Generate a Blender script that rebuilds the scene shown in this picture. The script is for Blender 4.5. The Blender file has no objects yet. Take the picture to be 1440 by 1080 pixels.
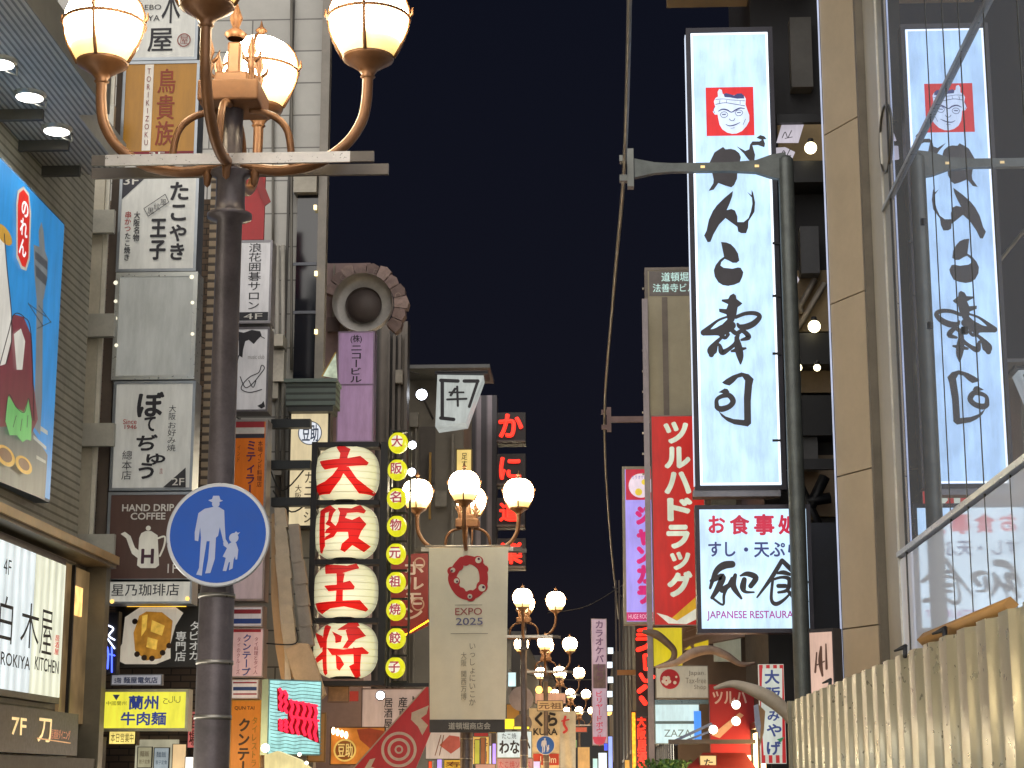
import bpy, bmesh, math, random
from mathutils import Vector, Matrix, geometry
random.seed(7)
R = math.radians
SC = bpy.context.scene
COL = SC.collection
# ---------------------------------------------------------------- camera, world, exposure
FPX = 2600.0                       # focal length in pixels of the 1440 px wide photograph
CAMZ = 1.6
PITCH = math.atan(560 / FPX)
YAW = -math.atan(125 / FPX * math.cos(PITCH))
cam = bpy.data.cameras.new('camera'); camo = bpy.data.objects.new('camera', cam); COL.objects.link(camo)
cam.sensor_width = 36; cam.lens = FPX / 1440 * 36; cam.clip_end = 1000; cam.clip_start = 0.1
camo.location = (0, 0, CAMZ); camo.rotation_euler = (math.pi / 2 + PITCH, 0, -YAW)
SC.camera = camo
SC.view_settings.view_transform = 'Standard'; SC.view_settings.look = 'None'
SC.view_settings.exposure = 0; SC.view_settings.gamma = 1
SC.cycles.use_denoising = True
try:
    SC.cycles.denoiser = 'OPENIMAGEDENOISE'; SC.cycles.denoising_prefilter = 'ACCURATE'
except Exception: pass
SC.cycles.max_bounces = 6; SC.cycles.diffuse_bounces = 3; SC.cycles.glossy_bounces = 4; SC.cycles.transmission_bounces = 2
SC.cycles.sample_clamp_indirect = 6; SC.cycles.caustics_reflective = False; SC.cycles.caustics_refractive = False
w = bpy.data.worlds.new('World'); SC.world = w; w.use_nodes = True
nt = w.node_tree; bg = nt.nodes['Background']
tc = nt.nodes.new('ShaderNodeTexCoord'); sx = nt.nodes.new('ShaderNodeSeparateXYZ'); cr = nt.nodes.new('ShaderNodeValToRGB')
nt.links.new(tc.outputs['Generated'], sx.inputs[0]); nt.links.new(sx.outputs['Z'], cr.inputs[0])
cr.color_ramp.elements[0].color = (.016, .013, .014, 1); cr.color_ramp.elements[0].position = 0.0
cr.color_ramp.elements[1].color = (.0045, .0056, .0118, 1); cr.color_ramp.elements[1].position = .45
e_ = cr.color_ramp.elements.new(.12); e_.color = (.0068, .0070, .0124, 1)
nt.links.new(cr.outputs[0], bg.inputs[0]); bg.inputs[1].default_value = 1.0

# the night street's soft fill: one very weak, very wide sun lamp from behind and above
sl = bpy.data.lights.new('sun', 'SUN'); sl.energy = 4.2; sl.angle = R(105); sl.color = (1, .95, .88)
so = bpy.data.objects.new('sun', sl); COL.objects.link(so); so.rotation_euler = Vector((.04, .86, -.36)).to_track_quat('-Z', 'Y').to_euler()
# ---------------------------------------------------------------- pixel rays
_f = Vector((math.sin(YAW) * math.cos(PITCH), math.cos(YAW) * math.cos(PITCH), math.sin(PITCH)))
_r = Vector((math.cos(YAW), -math.sin(YAW), 0)); _u = _r.cross(_f)
CAM = Vector((0, 0, CAMZ))
def ray(px, py): return _r * ((px - 720) / FPX) + _u * ((540 - py) / FPX) + _f
def atY(px, py, Y): d = ray(px, py); return CAM + d * (Y / d.y)
def atX(px, py, X): d = ray(px, py); return CAM + d * (X / d.x)
def atZ(px, py, Z): d = ray(px, py); return CAM + d * ((Z - CAMZ) / d.z)

# ---------------------------------------------------------------- materials
def C(h):
    v = [int(h[i:i + 2], 16) / 255 for i in (0, 2, 4)]
    return tuple((c / 12.92 if c <= .04045 else ((c + .055) / 1.055) ** 2.4) for c in v)
_mc = {}
def _new(key):
    m = bpy.data.materials.new(key); m.use_nodes = True
    return m, m.node_tree, m.node_tree.nodes['Principled BSDF']
def _noise(nt, s, det=4, rough=.6, coord='Object'):
    t = nt.nodes.new('ShaderNodeTexCoord'); n = nt.nodes.new('ShaderNodeTexNoise')
    n.inputs['Scale'].default_value = s; n.inputs['Detail'].default_value = det; n.inputs['Roughness'].default_value = rough
    nt.links.new(t.outputs[coord], n.inputs['Vector']); return n, t
def M(h, r=.6, m=0., n=.3, s=2.5, bump=0., spec=.5):
    """painted / metal / fabric surface: base colour with blotchy wear and uneven roughness"""
    k = ('M', h, r, m, n, s, bump)
    if k in _mc: return _mc[k]
    mt, nt, b = _new('surface_' + h); c = C(h)
    nz, t = _noise(nt, s); nz2, _ = _noise(nt, s * 9, 3)
    mx = nt.nodes.new('ShaderNodeMath'); mx.operation = 'MULTIPLY_ADD'; mx.inputs[1].default_value = .35
    nt.links.new(nz2.outputs['Fac'], mx.inputs[0]); nt.links.new(nz.outputs['Fac'], mx.inputs[2])
    rp = nt.nodes.new('ShaderNodeValToRGB')
    rp.color_ramp.elements[0].position = .38; rp.color_ramp.elements[1].position = .95
    rp.color_ramp.elements[0].color = (*[x * (1 - n) for x in c], 1); rp.color_ramp.elements[1].color = (*[min(1, x * (1 + n * .5)) for x in c], 1)
    nt.links.new(mx.outputs[0], rp.inputs[0]); nt.links.new(rp.outputs[0], b.inputs['Base Color'])
    mr = nt.nodes.new('ShaderNodeMapRange'); mr.inputs['To Min'].default_value = max(.03, r - .12); mr.inputs['To Max'].default_value = min(1, r + .15)
    nt.links.new(nz2.outputs['Fac'], mr.inputs[0]); nt.links.new(mr.outputs[0], b.inputs['Roughness'])
    b.inputs['Metallic'].default_value = m; b.inputs['Specular IOR Level'].default_value = spec
    if bump:
        bp = nt.nodes.new('ShaderNodeBump'); bp.inputs['Strength'].default_value = bump; bp.inputs['Distance'].default_value = .02
        nt.links.new(nz.outputs['Fac'], bp.inputs['Height']); nt.links.new(bp.outputs[0], b.inputs['Normal'])
    _mc[k] = mt; return mt
def E(h, st=1., var=.18, s=2., base=None, band=0., r=.35):
    """backlit plastic, and unlit sign faces given a faint added glow; uneven emission"""
    k = ('E', h, st, var, s, base, band, r)
    if k in _mc: return _mc[k]
    mt, nt, b = _new('emissive_' + h); c = C(h)
    b.inputs['Base Color'].default_value = (*[x * (.8 if st < .45 else .15) for x in C(base or h)], 1); b.inputs['Roughness'].default_value = r
    b.inputs['Emission Color'].default_value = (*c, 1)
    nz, t = _noise(nt, s, 2)
    mr = nt.nodes.new('ShaderNodeMapRange'); mr.inputs['From Min'].default_value = .3; mr.inputs['From Max'].default_value = .7
    mr.inputs['To Min'].default_value = st * (1 - var); mr.inputs['To Max'].default_value = st * (1 + var)
    nt.links.new(nz.outputs['Fac'], mr.inputs[0]); out = mr.outputs[0]
    if band:                                     # fluorescent tubes standing behind the face
        wv = nt.nodes.new('ShaderNodeTexWave'); wv.bands_direction = 'X'; wv.inputs['Scale'].default_value = band; wv.inputs['Distortion'].default_value = 1.0
        nt.links.new(t.outputs['Object'], wv.inputs['Vector'])
        mm = nt.nodes.new('ShaderNodeMapRange'); mm.inputs['To Min'].default_value = .78; mm.inputs['To Max'].default_value = 1.1
        nt.links.new(wv.outputs['Fac'], mm.inputs[0])
        ml = nt.nodes.new('ShaderNodeMath'); ml.operation = 'MULTIPLY'; nt.links.new(out, ml.inputs[0]); nt.links.new(mm.outputs[0], ml.inputs[1]); out = ml.outputs[0]
    if st < 1.3:                                  # thin film of street dust, streaked downwards
        mp = nt.nodes.new('ShaderNodeMapping'); mp.inputs['Scale'].default_value = (1, 1, .22); gz = nt.nodes.new('ShaderNodeTexNoise'); gz.inputs['Scale'].default_value = 7; gz.inputs['Detail'].default_value = 5; gz.inputs['Roughness'].default_value = .65
        nt.links.new(t.outputs['Object'], mp.inputs[0]); nt.links.new(mp.outputs[0], gz.inputs['Vector'])
        gm = nt.nodes.new('ShaderNodeMapRange'); gm.inputs['From Min'].default_value = .3; gm.inputs['From Max'].default_value = .62; gm.inputs['To Min'].default_value = .80; gm.inputs['To Max'].default_value = 1.04
        nt.links.new(gz.outputs['Fac'], gm.inputs[0]); gl = nt.nodes.new('ShaderNodeMath'); gl.operation = 'MULTIPLY'; nt.links.new(out, gl.inputs[0]); nt.links.new(gm.outputs[0], gl.inputs[1]); out = gl.outputs[0]
        mc = nt.nodes.new('ShaderNodeMix'); mc.data_type = 'RGBA'; mc.blend_type = 'MULTIPLY'; mc.inputs[0].default_value = 1; mc.inputs[6].default_value = b.inputs['Base Color'].default_value
        nt.links.new(gm.outputs[0], mc.inputs[7]); nt.links.new(mc.outputs[2], b.inputs['Base Color'])
    nt.links.new(out, b.inputs['Emission Strength'])
    _mc[k] = mt; return mt
def courses(h1, h2, axis, per, r=.7, n=.3, bump=.4, gap=.12, mort=None, m=0.):
    """regular courses (tile joints, slats, ribs) running across one axis"""
    k = ('W', h1, h2, axis, per, r, n, gap, mort, m)
    if k in _mc: return _mc[k]
    mt, nt, b = _new('courses_' + h1)
    t = nt.nodes.new('ShaderNodeTexCoord'); sp = nt.nodes.new('ShaderNodeSeparateXYZ'); nt.links.new(t.outputs['Object'], sp.inputs[0])
    dv = nt.nodes.new('ShaderNodeMath'); dv.operation = 'DIVIDE'; dv.inputs[1].default_value = per; nt.links.new(sp.outputs[axis], dv.inputs[0])
    fr = nt.nodes.new('ShaderNodeMath'); fr.operation = 'FRACT'; nt.links.new(dv.outputs[0], fr.inputs[0])
    rp = nt.nodes.new('ShaderNodeValToRGB'); rp.color_ramp.interpolation = 'LINEAR'
    rp.color_ramp.elements[0].color = (*C(h2), 1); rp.color_ramp.elements[1].color = (*C(h1), 1)
    rp.color_ramp.elements[0].position = gap; rp.color_ramp.elements[1].position = gap * 1.5
    nt.links.new(fr.outputs[0], rp.inputs[0])
    nz, _ = _noise(nt, 1.7, 6, .7)
    mr = nt.nodes.new('ShaderNodeMapRange'); mr.inputs['From Min'].default_value = .3; mr.inputs['From Max'].default_value = .7; mr.inputs['To Min'].default_value = 1 - n; mr.inputs['To Max'].default_value = 1 + n * .6
    nt.links.new(nz.outputs['Fac'], mr.inputs[0])
    mx = nt.nodes.new('ShaderNodeMix'); mx.data_type = 'RGBA'; mx.blend_type = 'MULTIPLY'; mx.inputs[0].default_value = 1
    nt.links.new(rp.outputs[0], mx.inputs[6]); nt.links.new(mr.outputs[0], mx.inputs[7]); nt.links.new(mx.outputs[2], b.inputs['Base Color'])
    b.inputs['Roughness'].default_value = r; b.inputs['Metallic'].default_value = m
    if bump:
        bp = nt.nodes.new('ShaderNodeBump'); bp.inputs['Strength'].default_value = bump; bp.inputs['Distance'].default_value = .015
        nt.links.new(rp.outputs[0], bp.inputs['Height']); nt.links.new(bp.outputs[0], b.inputs['Normal'])
    _mc[k] = mt; return mt
def bricks(h1, h2, hm, sc=1., bw=.5, rh=.25, n=.3, mort=.02, r=.8, rot=(math.pi / 2, 0, 0)):
    k = ('B', h1, h2, hm, sc, bw, rh)
    if k in _mc: return _mc[k]
    mt, nt, b = _new('masonry_' + h1)
    t = nt.nodes.new('ShaderNodeTexCoord'); mp = nt.nodes.new('ShaderNodeMapping'); mp.inputs['Rotation'].default_value = rot
    br = nt.nodes.new('ShaderNodeTexBrick'); nt.links.new(t.outputs['Object'], mp.inputs[0]); nt.links.new(mp.outputs[0], br.inputs['Vector'])
    br.inputs['Color1'].default_value = (*C(h1), 1); br.inputs['Color2'].default_value = (*C(h2), 1); br.inputs['Mortar'].default_value = (*C(hm), 1)
    br.inputs['Scale'].default_value = sc; br.inputs['Mortar Size'].default_value = mort; br.inputs['Brick Width'].default_value = bw; br.inputs['Row Height'].default_value = rh
    nz, _ = _noise(nt, 1.1, 6, .7)
    mr = nt.nodes.new('ShaderNodeMapRange'); mr.inputs['From Min'].default_value = .3; mr.inputs['From Max'].default_value = .7; mr.inputs['To Min'].default_value = 1 - n; mr.inputs['To Max'].default_value = 1 + n * .5
    nt.links.new(nz.outputs['Fac'], mr.inputs[0])
    mx = nt.nodes.new('ShaderNodeMix'); mx.data_type = 'RGBA'; mx.blend_type = 'MULTIPLY'; mx.inputs[0].default_value = 1
    nt.links.new(br.outputs[0], mx.inputs[6]); nt.links.new(mr.outputs[0], mx.inputs[7]); nt.links.new(mx.outputs[2], b.inputs['Base Color'])
    b.inputs['Roughness'].default_value = r
    bp = nt.nodes.new('ShaderNodeBump'); bp.inputs['Strength'].default_value = .35; bp.inputs['Distance'].default_value = .01; bp.invert = True
    nt.links.new(br.outputs['Fac'], bp.inputs['Height']); nt.links.new(bp.outputs[0], b.inputs['Normal'])
    _mc[k] = mt; return mt
def glassy(h, mirror, r=.015, wob=.0, tint='ffffff', glow=0.):
    k = ('G', h, mirror, r)
    if k in _mc: return _mc[k]
    mt = bpy.data.materials.new('glass_' + h); mt.use_nodes = True; nt = mt.node_tree; nt.nodes.clear()
    o = nt.nodes.new('ShaderNodeOutputMaterial'); g = nt.nodes.new('ShaderNodeBsdfGlossy'); d = nt.nodes.new('ShaderNodeBsdfDiffuse'); x = nt.nodes.new('ShaderNodeMixShader')
    g.inputs['Roughness'].default_value = r; d.inputs[0].default_value = (*C(h), 1); g.inputs[0].default_value = (*C(tint), 1); x.inputs[0].default_value = mirror
    nt.links.new(d.outputs[0], x.inputs[1]); nt.links.new(g.outputs[0], x.inputs[2]); nt.links.new(x.outputs[0], o.inputs[0])
    if glow:                                     # faint glow added to the pane itself to lift its brightness
        em = nt.nodes.new('ShaderNodeEmission'); em.inputs[0].default_value = (*C('cfdcf4'), 1); em.inputs[1].default_value = glow; ad = nt.nodes.new('ShaderNodeAddShader')
        nt.links.new(x.outputs[0], ad.inputs[0]); nt.links.new(em.outputs[0], ad.inputs[1]); nt.links.new(ad.outputs[0], o.inputs[0])
    if wob:
        nz, _ = _noise(nt, .8, 1); bp = nt.nodes.new('ShaderNodeBump'); bp.inputs['Strength'].default_value = wob; bp.inputs['Distance'].default_value = .02
        nt.links.new(nz.outputs['Fac'], bp.inputs['Height']); nt.links.new(bp.outputs[0], g.inputs['Normal'])
    _mc[k] = mt; return mt

DARK = M('26262c', .45, .3, .3); BLACK = M('15151a', .5, 0, .3); INK = M('23222a', .6, 0, .25, 8); STEEL = M('8d8f92', .35, .8, .25); WHITE = M('dcdad4', .5, 0, .12)

# ---------------------------------------------------------------- mesh builder
class MB:
    def __init__(s): s.v = []; s.f = []; s.sm = []
    def add(s, vs, fs, smooth=False):
        o = len(s.v); s.v += [tuple(v) for v in vs]; s.f += [tuple(i + o for i in f) for f in fs]; s.sm += [smooth] * len(fs); return s
    def box(s, a, b):
        x0, x1 = sorted((a[0], b[0])); y0, y1 = sorted((a[1], b[1])); z0, z1 = sorted((a[2], b[2]))
        return s.add([(x0, y0, z0), (x1, y0, z0), (x1, y1, z0), (x0, y1, z0), (x0, y0, z1), (x1, y0, z1), (x1, y1, z1), (x0, y1, z1)],
                     [(0, 3, 2, 1), (4, 5, 6, 7), (0, 1, 5, 4), (1, 2, 6, 5), (2, 3, 7, 6), (3, 0, 4, 7)])
    def tube(s, pts, rad, n=10, closed=False):
        pts = [Vector(p) for p in pts]; rad = rad if isinstance(rad, (list, tuple)) else [rad] * len(pts)
        vs = []; N = len(pts); up = None
        for i, p in enumerate(pts):
            a = pts[(i - 1) % N] if (i > 0 or closed) else p; b = pts[(i + 1) % N] if (i < N - 1 or closed) else p
            t = (b - a).normalized()
            if up is None: up = Vector((0, 0, 1)) if abs(t.z) < .9 else Vector((0, 1, 0))
            sx = t.cross(up).normalized(); up = sx.cross(t).normalized()
            for k in range(n):
                an = 2 * math.pi * k / n; vs.append(p + (sx * math.cos(an) + up * math.sin(an)) * rad[i])
        fs = []
        for i in range(N if closed else N - 1):
            j = (i + 1) % N
            for k in range(n): fs.append((i * n + k, i * n + (k + 1) % n, j * n + (k + 1) % n, j * n + k))
        s.add(vs, fs, True)
        if not closed:
            o = len(s.v) - N * n
            s.f += [tuple(o + k for k in reversed(range(n))), tuple(o + (N - 1) * n + k for k in range(n))]; s.sm += [False, False]
        return s
    def lathe(s, prof, c=(0, 0, 0), n=24, axis='z', smooth=True):
        vs = []; fs = []
        for (r, z) in prof:
            for k in range(n):
                a = 2 * math.pi * k / n; p = (r * math.cos(a), r * math.sin(a), z)
                if axis == 'y': p = (p[0], -p[2], p[1])
                vs.append((c[0] + p[0], c[1] + p[1], c[2] + p[2]))
        for i in range(len(prof) - 1):
            for k in range(n): fs.append((i * n + k, i * n + (k + 1) % n, (i + 1) * n + (k + 1) % n, (i + 1) * n + k))
        return s.add(vs, fs, smooth)
    def poly(s, pts, y0=0., th=0.):
        """flat outline in the local x,z plane facing -y; th = thickness behind it"""
        P = [Vector((p[0], p[1], 0)) for p in pts]
        ar = sum(P[i].x * P[(i + 1) % len(P)].y - P[(i + 1) % len(P)].x * P[i].y for i in range(len(P)))
        if ar < 0: P.reverse()
        tr = geometry.tessellate_polygon([P]); n = len(P)
        fs = []
        for a, b, c in tr:
            if (P[b] - P[a]).cross(P[c] - P[a]).z < 0: b, c = c, b
            fs.append((a, b, c))
        s.add([(p.x, y0, p.y) for p in P], fs)
        if th:
            s.add([(p.x, y0, p.y) for p in P] + [(p.x, y0 + th, p.y) for p in P], [(i, i + n, (i + 1) % n + n, (i + 1) % n) for i in range(n)])
            s.add([(p.x, y0 + th, p.y) for p in P], [(a, c, b) for a, b, c in fs])
        return s
    def disc(s, cx, cz, r, y0=0., n=40, th=0., rz=None):
        return s.poly([(cx + r * math.cos(2 * math.pi * k / n), cz + (rz or r) * math.sin(2 * math.pi * k / n)) for k in range(n)], y0, th)
    def ring(s, cx, cz, r0, r1, y0=0., n=40, rz=1.):
        vs = []
        for k in range(n):
            a = 2 * math.pi * k / n
            vs += [(cx + r0 * math.cos(a), y0, cz + r0 * rz * math.sin(a)), (cx + r1 * math.cos(a), y0, cz + r1 * rz * math.sin(a))]
        return s.add(vs, [(2 * k, 2 * k + 1, (2 * k + 3) % (2 * n), (2 * k + 2) % (2 * n)) for k in range(n)])
    def build(s, name, mat, parent=None, loc=None, bevel=0.):
        me = bpy.data.meshes.new(name); me.from_pydata(s.v, [], s.f); me.update()
        for p, q in zip(me.polygons, s.sm): p.use_smooth = q
        me.materials.append(mat)
        o = bpy.data.objects.new(name, me); COL.objects.link(o)
        if parent is not None: o.parent = parent
        if loc is not None: o.location = loc
        if bevel:
            b = o.modifiers.new('bevel', 'BEVEL'); b.width = bevel; b.segments = 2; b.limit_method = 'ANGLE'
        return o
def tag(o, label=None, cat=None, group=None, kind=None):
    if label: o['label'] = label
    if cat: o['category'] = cat
    if group: o['group'] = group
    if kind: o['kind'] = kind
    return o
def empty(name, loc, label, cat, group=None, rz=0.):
    o = bpy.data.objects.new(name, None); o.empty_display_size = .2; COL.objects.link(o)
    o.location = loc; o.rotation_euler = (0, 0, rz); return tag(o, label, cat, group)
def copy_tree(o, parent=None):
    c = o.copy(); COL.objects.link(c)
    if parent is not None: c.parent = parent
    for ch in [x for x in o.children]: copy_tree(ch, c)
    return c
# ---------------------------------------------------------------- glyphs and brush strokes
_gc = {}
def glyph(ch, bold):
    k = (ch, min(bold, 0))
    if k not in _gc:
        cu = bpy.data.curves.new('glyph', 'FONT'); cu.body = ch; cu.size = 1; cu.offset = min(bold, 0); cu.resolution_u = 3
        ob = bpy.data.objects.new('glyph', cu); COL.objects.link(ob)
        me = bpy.data.meshes.new_from_object(ob)
        _gc[k] = ([(v.co.x, v.co.y) for v in me.vertices], [tuple(p.vertices) for p in me.polygons])
        bpy.data.objects.remove(ob); bpy.data.curves.remove(cu); bpy.data.meshes.remove(me)
    return _gc[k]
def textgeo(body, vert=False, bold=0.):
    if not vert and '\n' not in body: return glyph(body, bold)
    V = []; Fs = []; y = 0
    for ch in body:
        if ch in ' \n': y -= .5; continue
        if vert and ch == 'ー': ch = '丨'
        v, f = glyph(ch, bold); o = len(V)
        if not v: continue
        cx = (min(p[0] for p in v) + max(p[0] for p in v)) / 2
        V += [(p[0] - cx, p[1] + y) for p in v]; Fs += [tuple(i + o for i in q) for q in f]; y -= 1
    return V, Fs
def spline(pts, sub=6):
    out = []; n = len(pts)
    for i in range(n - 1):
        p0 = pts[max(i - 1, 0)]; p1 = pts[i]; p2 = pts[i + 1]; p3 = pts[min(i + 2, n - 1)]
        for k in range(sub):
            t = k / sub
            out.append(tuple(.5 * (2 * b + (c - a) * t + (2 * a - 5 * b + 4 * c - d) * t * t + (3 * b - a - 3 * c + d) * t ** 3) for a, b, c, d in zip(p0, p1, p2, p3)))
    out.append(tuple(pts[-1])); return out
def stroke(pts, w):
    """brush stroke outline: points with one width each (or one width); returns a polygon"""
    if not isinstance(w, (list, tuple)): w = [w] * len(pts)
    if len(w) != len(pts): w = [w[0] + (w[-1] - w[0]) * i / (len(pts) - 1) for i in range(len(pts))]
    sp = spline([(p[0], p[1], q) for p, q in zip(pts, w)]); L = []; Rr = []
    for i, (x, y, q) in enumerate(sp):
        a = sp[max(i - 1, 0)]; b = sp[min(i + 1, len(sp) - 1)]; dx, dy = b[0] - a[0], b[1] - a[1]; l = math.hypot(dx, dy) or 1
        L.append((x - dy / l * q / 2, y + dx / l * q / 2)); Rr.append((x + dy / l * q / 2, y - dx / l * q / 2))
    return L, Rr

# ---------------------------------------------------------------- signs drawn in photo pixels on their own plane in the street
class Sign:
    def __init__(s, name, label, rect, Y=None, X=None, yaw=0., cat='sign', group=None):
        x0, y0, x1, y1 = rect; s.rect = rect; cx, cy = (x0 + x1) / 2, (y0 + y1) / 2
        if X is not None:
            yaw = 90 if X < 0 else -90; s.P = atX(cx, cy, X)
        else: s.P = atY(cx, cy, Y)
        s.yaw = R(yaw); s.ex = Vector((math.cos(s.yaw), math.sin(s.yaw), 0)); s.n = Vector((math.sin(s.yaw), -math.cos(s.yaw), 0))
        s.root = empty(name, s.P, label, cat, group, s.yaw)
        s.k = 0
    def uv(s, px, py):
        d = ray(px, py); t = (s.P - CAM).dot(s.n) / d.dot(s.n); q = CAM + d * t - s.P
        return q.dot(s.ex), q.z
    def rc(s, r):
        x0, y0, x1, y1 = r; xm, ym = (x0 + x1) / 2, (y0 + y1) / 2
        return s.uv(x0, ym)[0], s.uv(xm, y1)[1], s.uv(x1, ym)[0], s.uv(xm, y0)[1]
    def box(s, name, r, mat, y0, y1, parent=None, bevel=0.):
        u0, v0, u1, v1 = s.rc(r)
        return MB().box((u0, y0, v0), (u1, y1, v1)).build(name, mat, parent or s.root, bevel=bevel)
    def frame(s, name, r, wpx, mat, y0, y1, parent=None):
        u0, v0, u1, v1 = s.rc(r); a = s.rc((r[0] + wpx, r[1] + wpx, r[2] - wpx, r[3] - wpx)); m = MB()
        m.box((u0, y0, v0), (a[0], y1, v1)).box((a[2], y0, v0), (u1, y1, v1)).box((a[0], y0, v0), (a[2], y1, a[1])).box((a[0], y0, a[3]), (a[2], y1, v1))
        return m.build(name, mat, parent or s.root)
    def off(s, d=None): s.k += 1; return (d if d is not None else -.006) - .0006 * s.k
    def text(s, items, mat, name='lettering', bold=0., y=-.006, th=0., parent=None):
        """items: (text, (x0,y0,x1,y1) in photo pixels[, 'v' for vertical])"""
        m = MB()
        for it in items:
            V, Fs = textgeo(it[0], len(it) > 2 and 'v' in it[2], bold)
            if not V: continue
            a0 = min(p[0] for p in V); a1 = max(p[0] for p in V); b0 = min(p[1] for p in V); b1 = max(p[1] for p in V)
            u0, v0, u1, v1 = s.rc(it[1]); yy = s.off(y)
            nch = max(1, len(it[0].replace(' ', ''))); vt = len(it) > 2 and 'v' in it[2]
            em = min(abs(v1 - v0) / (nch if vt else 1), abs(u1 - u0) / (1 if vt else nch) * 1.3); bd = max(0, bold) * em
            u0 += bd; u1 -= bd; v0 += bd; v1 -= bd
            sh = [(0, 0)] if bd < .0008 else [(math.cos(t) * bd, math.sin(t) * bd) for t in [math.pi / 4 * i for i in range(8)]]
            for q, (sx_, sz_) in enumerate(sh):
                m.add([(sx_ + u0 + (p[0] - a0) / max(a1 - a0, 1e-6) * (u1 - u0), yy - .00025 * q, sz_ + v0 + (p[1] - b0) / max(b1 - b0, 1e-6) * (v1 - v0)) for p in V], Fs)
            s.k += 3
        return m.build(name, mat, parent or s.root)
    def px(s, pts, tr=None):
        if tr: ox, oy, sc = tr; pts = [(ox + p[0] / sc, oy + p[1] / sc) for p in pts]
        return [s.uv(*p) for p in pts]
    def shapes(s, name, mat, polys=(), strokes=(), discs=(), tr=None, y=-.006, th=0., parent=None):
        m = MB()
        for p in polys: m.poly(s.px(p, tr), s.off(y), th)
        for st in strokes:
            L, Rr = stroke(*st); L = s.px(L, tr); Rr = s.px(Rr, tr); yy = s.off(y); n = len(L)
            m.add([(p[0], yy, p[1]) for p in L + Rr], [(i, i + 1, n + i + 1, n + i) for i in range(n - 1)])
            for e, q in ((0, 1), (n - 1, 1)):
                cx, cz = (L[e][0] + Rr[e][0]) / 2, (L[e][1] + Rr[e][1]) / 2; rr = math.hypot(L[e][0] - Rr[e][0], L[e][1] - Rr[e][1]) / 2
                if rr > .004: m.disc(cx, cz, rr, s.off(y), 14)
        for (cx, cy, r) in discs:
            if tr: cx, cy, r = tr[0] + cx / tr[2], tr[1] + cy / tr[2], r / tr[2]
            u, v = s.uv(cx, cy); u2, _ = s.uv(cx + r, cy); m.disc(u, v, abs(u2 - u), s.off(y), 28, rz=abs(s.uv(cx, cy - r)[1] - v))
        return m.build(name, mat, parent or s.root)
    def rings(s, name, mat, items, y=-.006, parent=None):
        m = MB()
        for cx, cy, r0, r1 in items:
            u, v = s.uv(cx, cy); m.ring(u, v, abs(s.uv(cx + r0, cy)[0] - u), abs(s.uv(cx + r1, cy)[0] - u), s.off(y), rz=abs(s.uv(cx, cy - r1)[1] - v) / abs(s.uv(cx + r1, cy)[0] - u))
        return m.build(name, mat, parent or s.root)
    def standard(s, panel, casing=STEEL, edge=4, depth=.22, proud=.004):
        """casing box with a rim, and the sign face set inside it"""
        r = s.rect
        s.box('casing', r, casing, .03, depth); s.frame('rim', r, edge, casing, -.012, .03)
        s.box('panel', (r[0] + edge, r[1] + edge, r[2] - edge, r[3] - edge), panel, -.002, .0295)
        return s
def bigtext(body): return body

# ================================================================ THE SETTING
GY0, GY1 = -40, 320
st = MB().box((-160, -60, -.3), (160, 420, -.012)).build('ground', M('2c2a28', .8, 0, .3, .5)); tag(st, kind='structure')
st = MB().box((-3.2, GY0, -.01), (2.2, 260, 0)).build('street', bricks('4a4541', '3d3936', '2a2826', 1, .4, .2, .3, .012, .45, (0, 0, 0))); tag(st, kind='structure')
for nm, x0, x1 in (('pavement', -5.6, -3.2), ('pavement', 2.2, 3.6)):
    st = MB().box((x0, GY0, -.01), (x1, 260, .12)).build(nm, bricks('5a554f', '4d4843', '33302d', 1, .3, .3, .3, .012, .5, (0, 0, 0))); tag(st, kind='structure')

SHOPWARM = E('ffd090', 9., .35, 1.3, 'c8a878'); SHOPCOOL = E('f4ecd8', 7., .35, 1.3, 'bbbbb0'); MULL = M('2d2a28', .4, .5)  # shop glow, mostly below view, also put in as ambient fill for facades
def shopfront(root, side, X, y0, y1, z1=2.35, mat=None, name='shop_window'):
    """lit street-level shop glazing on the street face of a building, with mullions; root at the origin of the world"""
    s = 1 if side < 0 else -1; m = MB(); g = MB(); n = max(2, int((y1 - y0) / 1.1))
    g.box((X, y0, .45), (X + s * .03, y1, z1))
    for i in range(n + 1):
        y = y0 + (y1 - y0) * i / n; m.box((X, y - .035, .12), (X + s * .07, y + .035, z1 + .06))
    m.box((X, y0, z1 + .06), (X + s * .08, y1, z1 + .16)); m.box((X, y0, .12), (X + s * .08, y1, .42))
    w_ = g.build(name, mat or SHOPWARM, root); m.build('window_frame', MULL, w_)
def building(name, label, x0, x1, y0, y1, h, mat, shop=None, shopmat=None, cap=None, cat='building', shopz=2.35, back=None):
    rt = empty(name, ((x0 + x1) / 2, y0, 0), label, cat)
    loc = Vector(rt.location)
    ye = y1 if back is None else y0 + back[0]
    MB().box((x0 - loc.x, y0 - loc.y, -.01), (x1 - loc.x, ye - loc.y, h)).build('wall', mat, rt)
    if back is not None:
        MB().box((x0 - loc.x, ye - loc.y, -.01), (x1 - back[1] - loc.x, y1 - loc.y, h - .05)).build('rear_wall', mat, rt)
        y0 = ye; x1 -= back[1]
    if cap: MB().box((x0 - loc.x - .08, y0 - loc.y - .08, h), (x1 - loc.x + .08, y1 - loc.y + .08, h + .3)).build('parapet', cap, rt)
    if shop is not None:
        X = (x1 if shop < 0 else x0) - loc.x
        shopfront(rt, shop, X, y0 - loc.y + .15, y1 - loc.y - .15, shopz, shopmat)
    return rt
def sub(root, name, mat, a, b, parent=None, bevel=0.):
    """box given in world coordinates made a child of a root that has no rotation"""
    l = root.location; return MB().box(tuple(Vector(a) - l), tuple(Vector(b) - l)).build(name, mat, parent or root, bevel=bevel)
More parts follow.
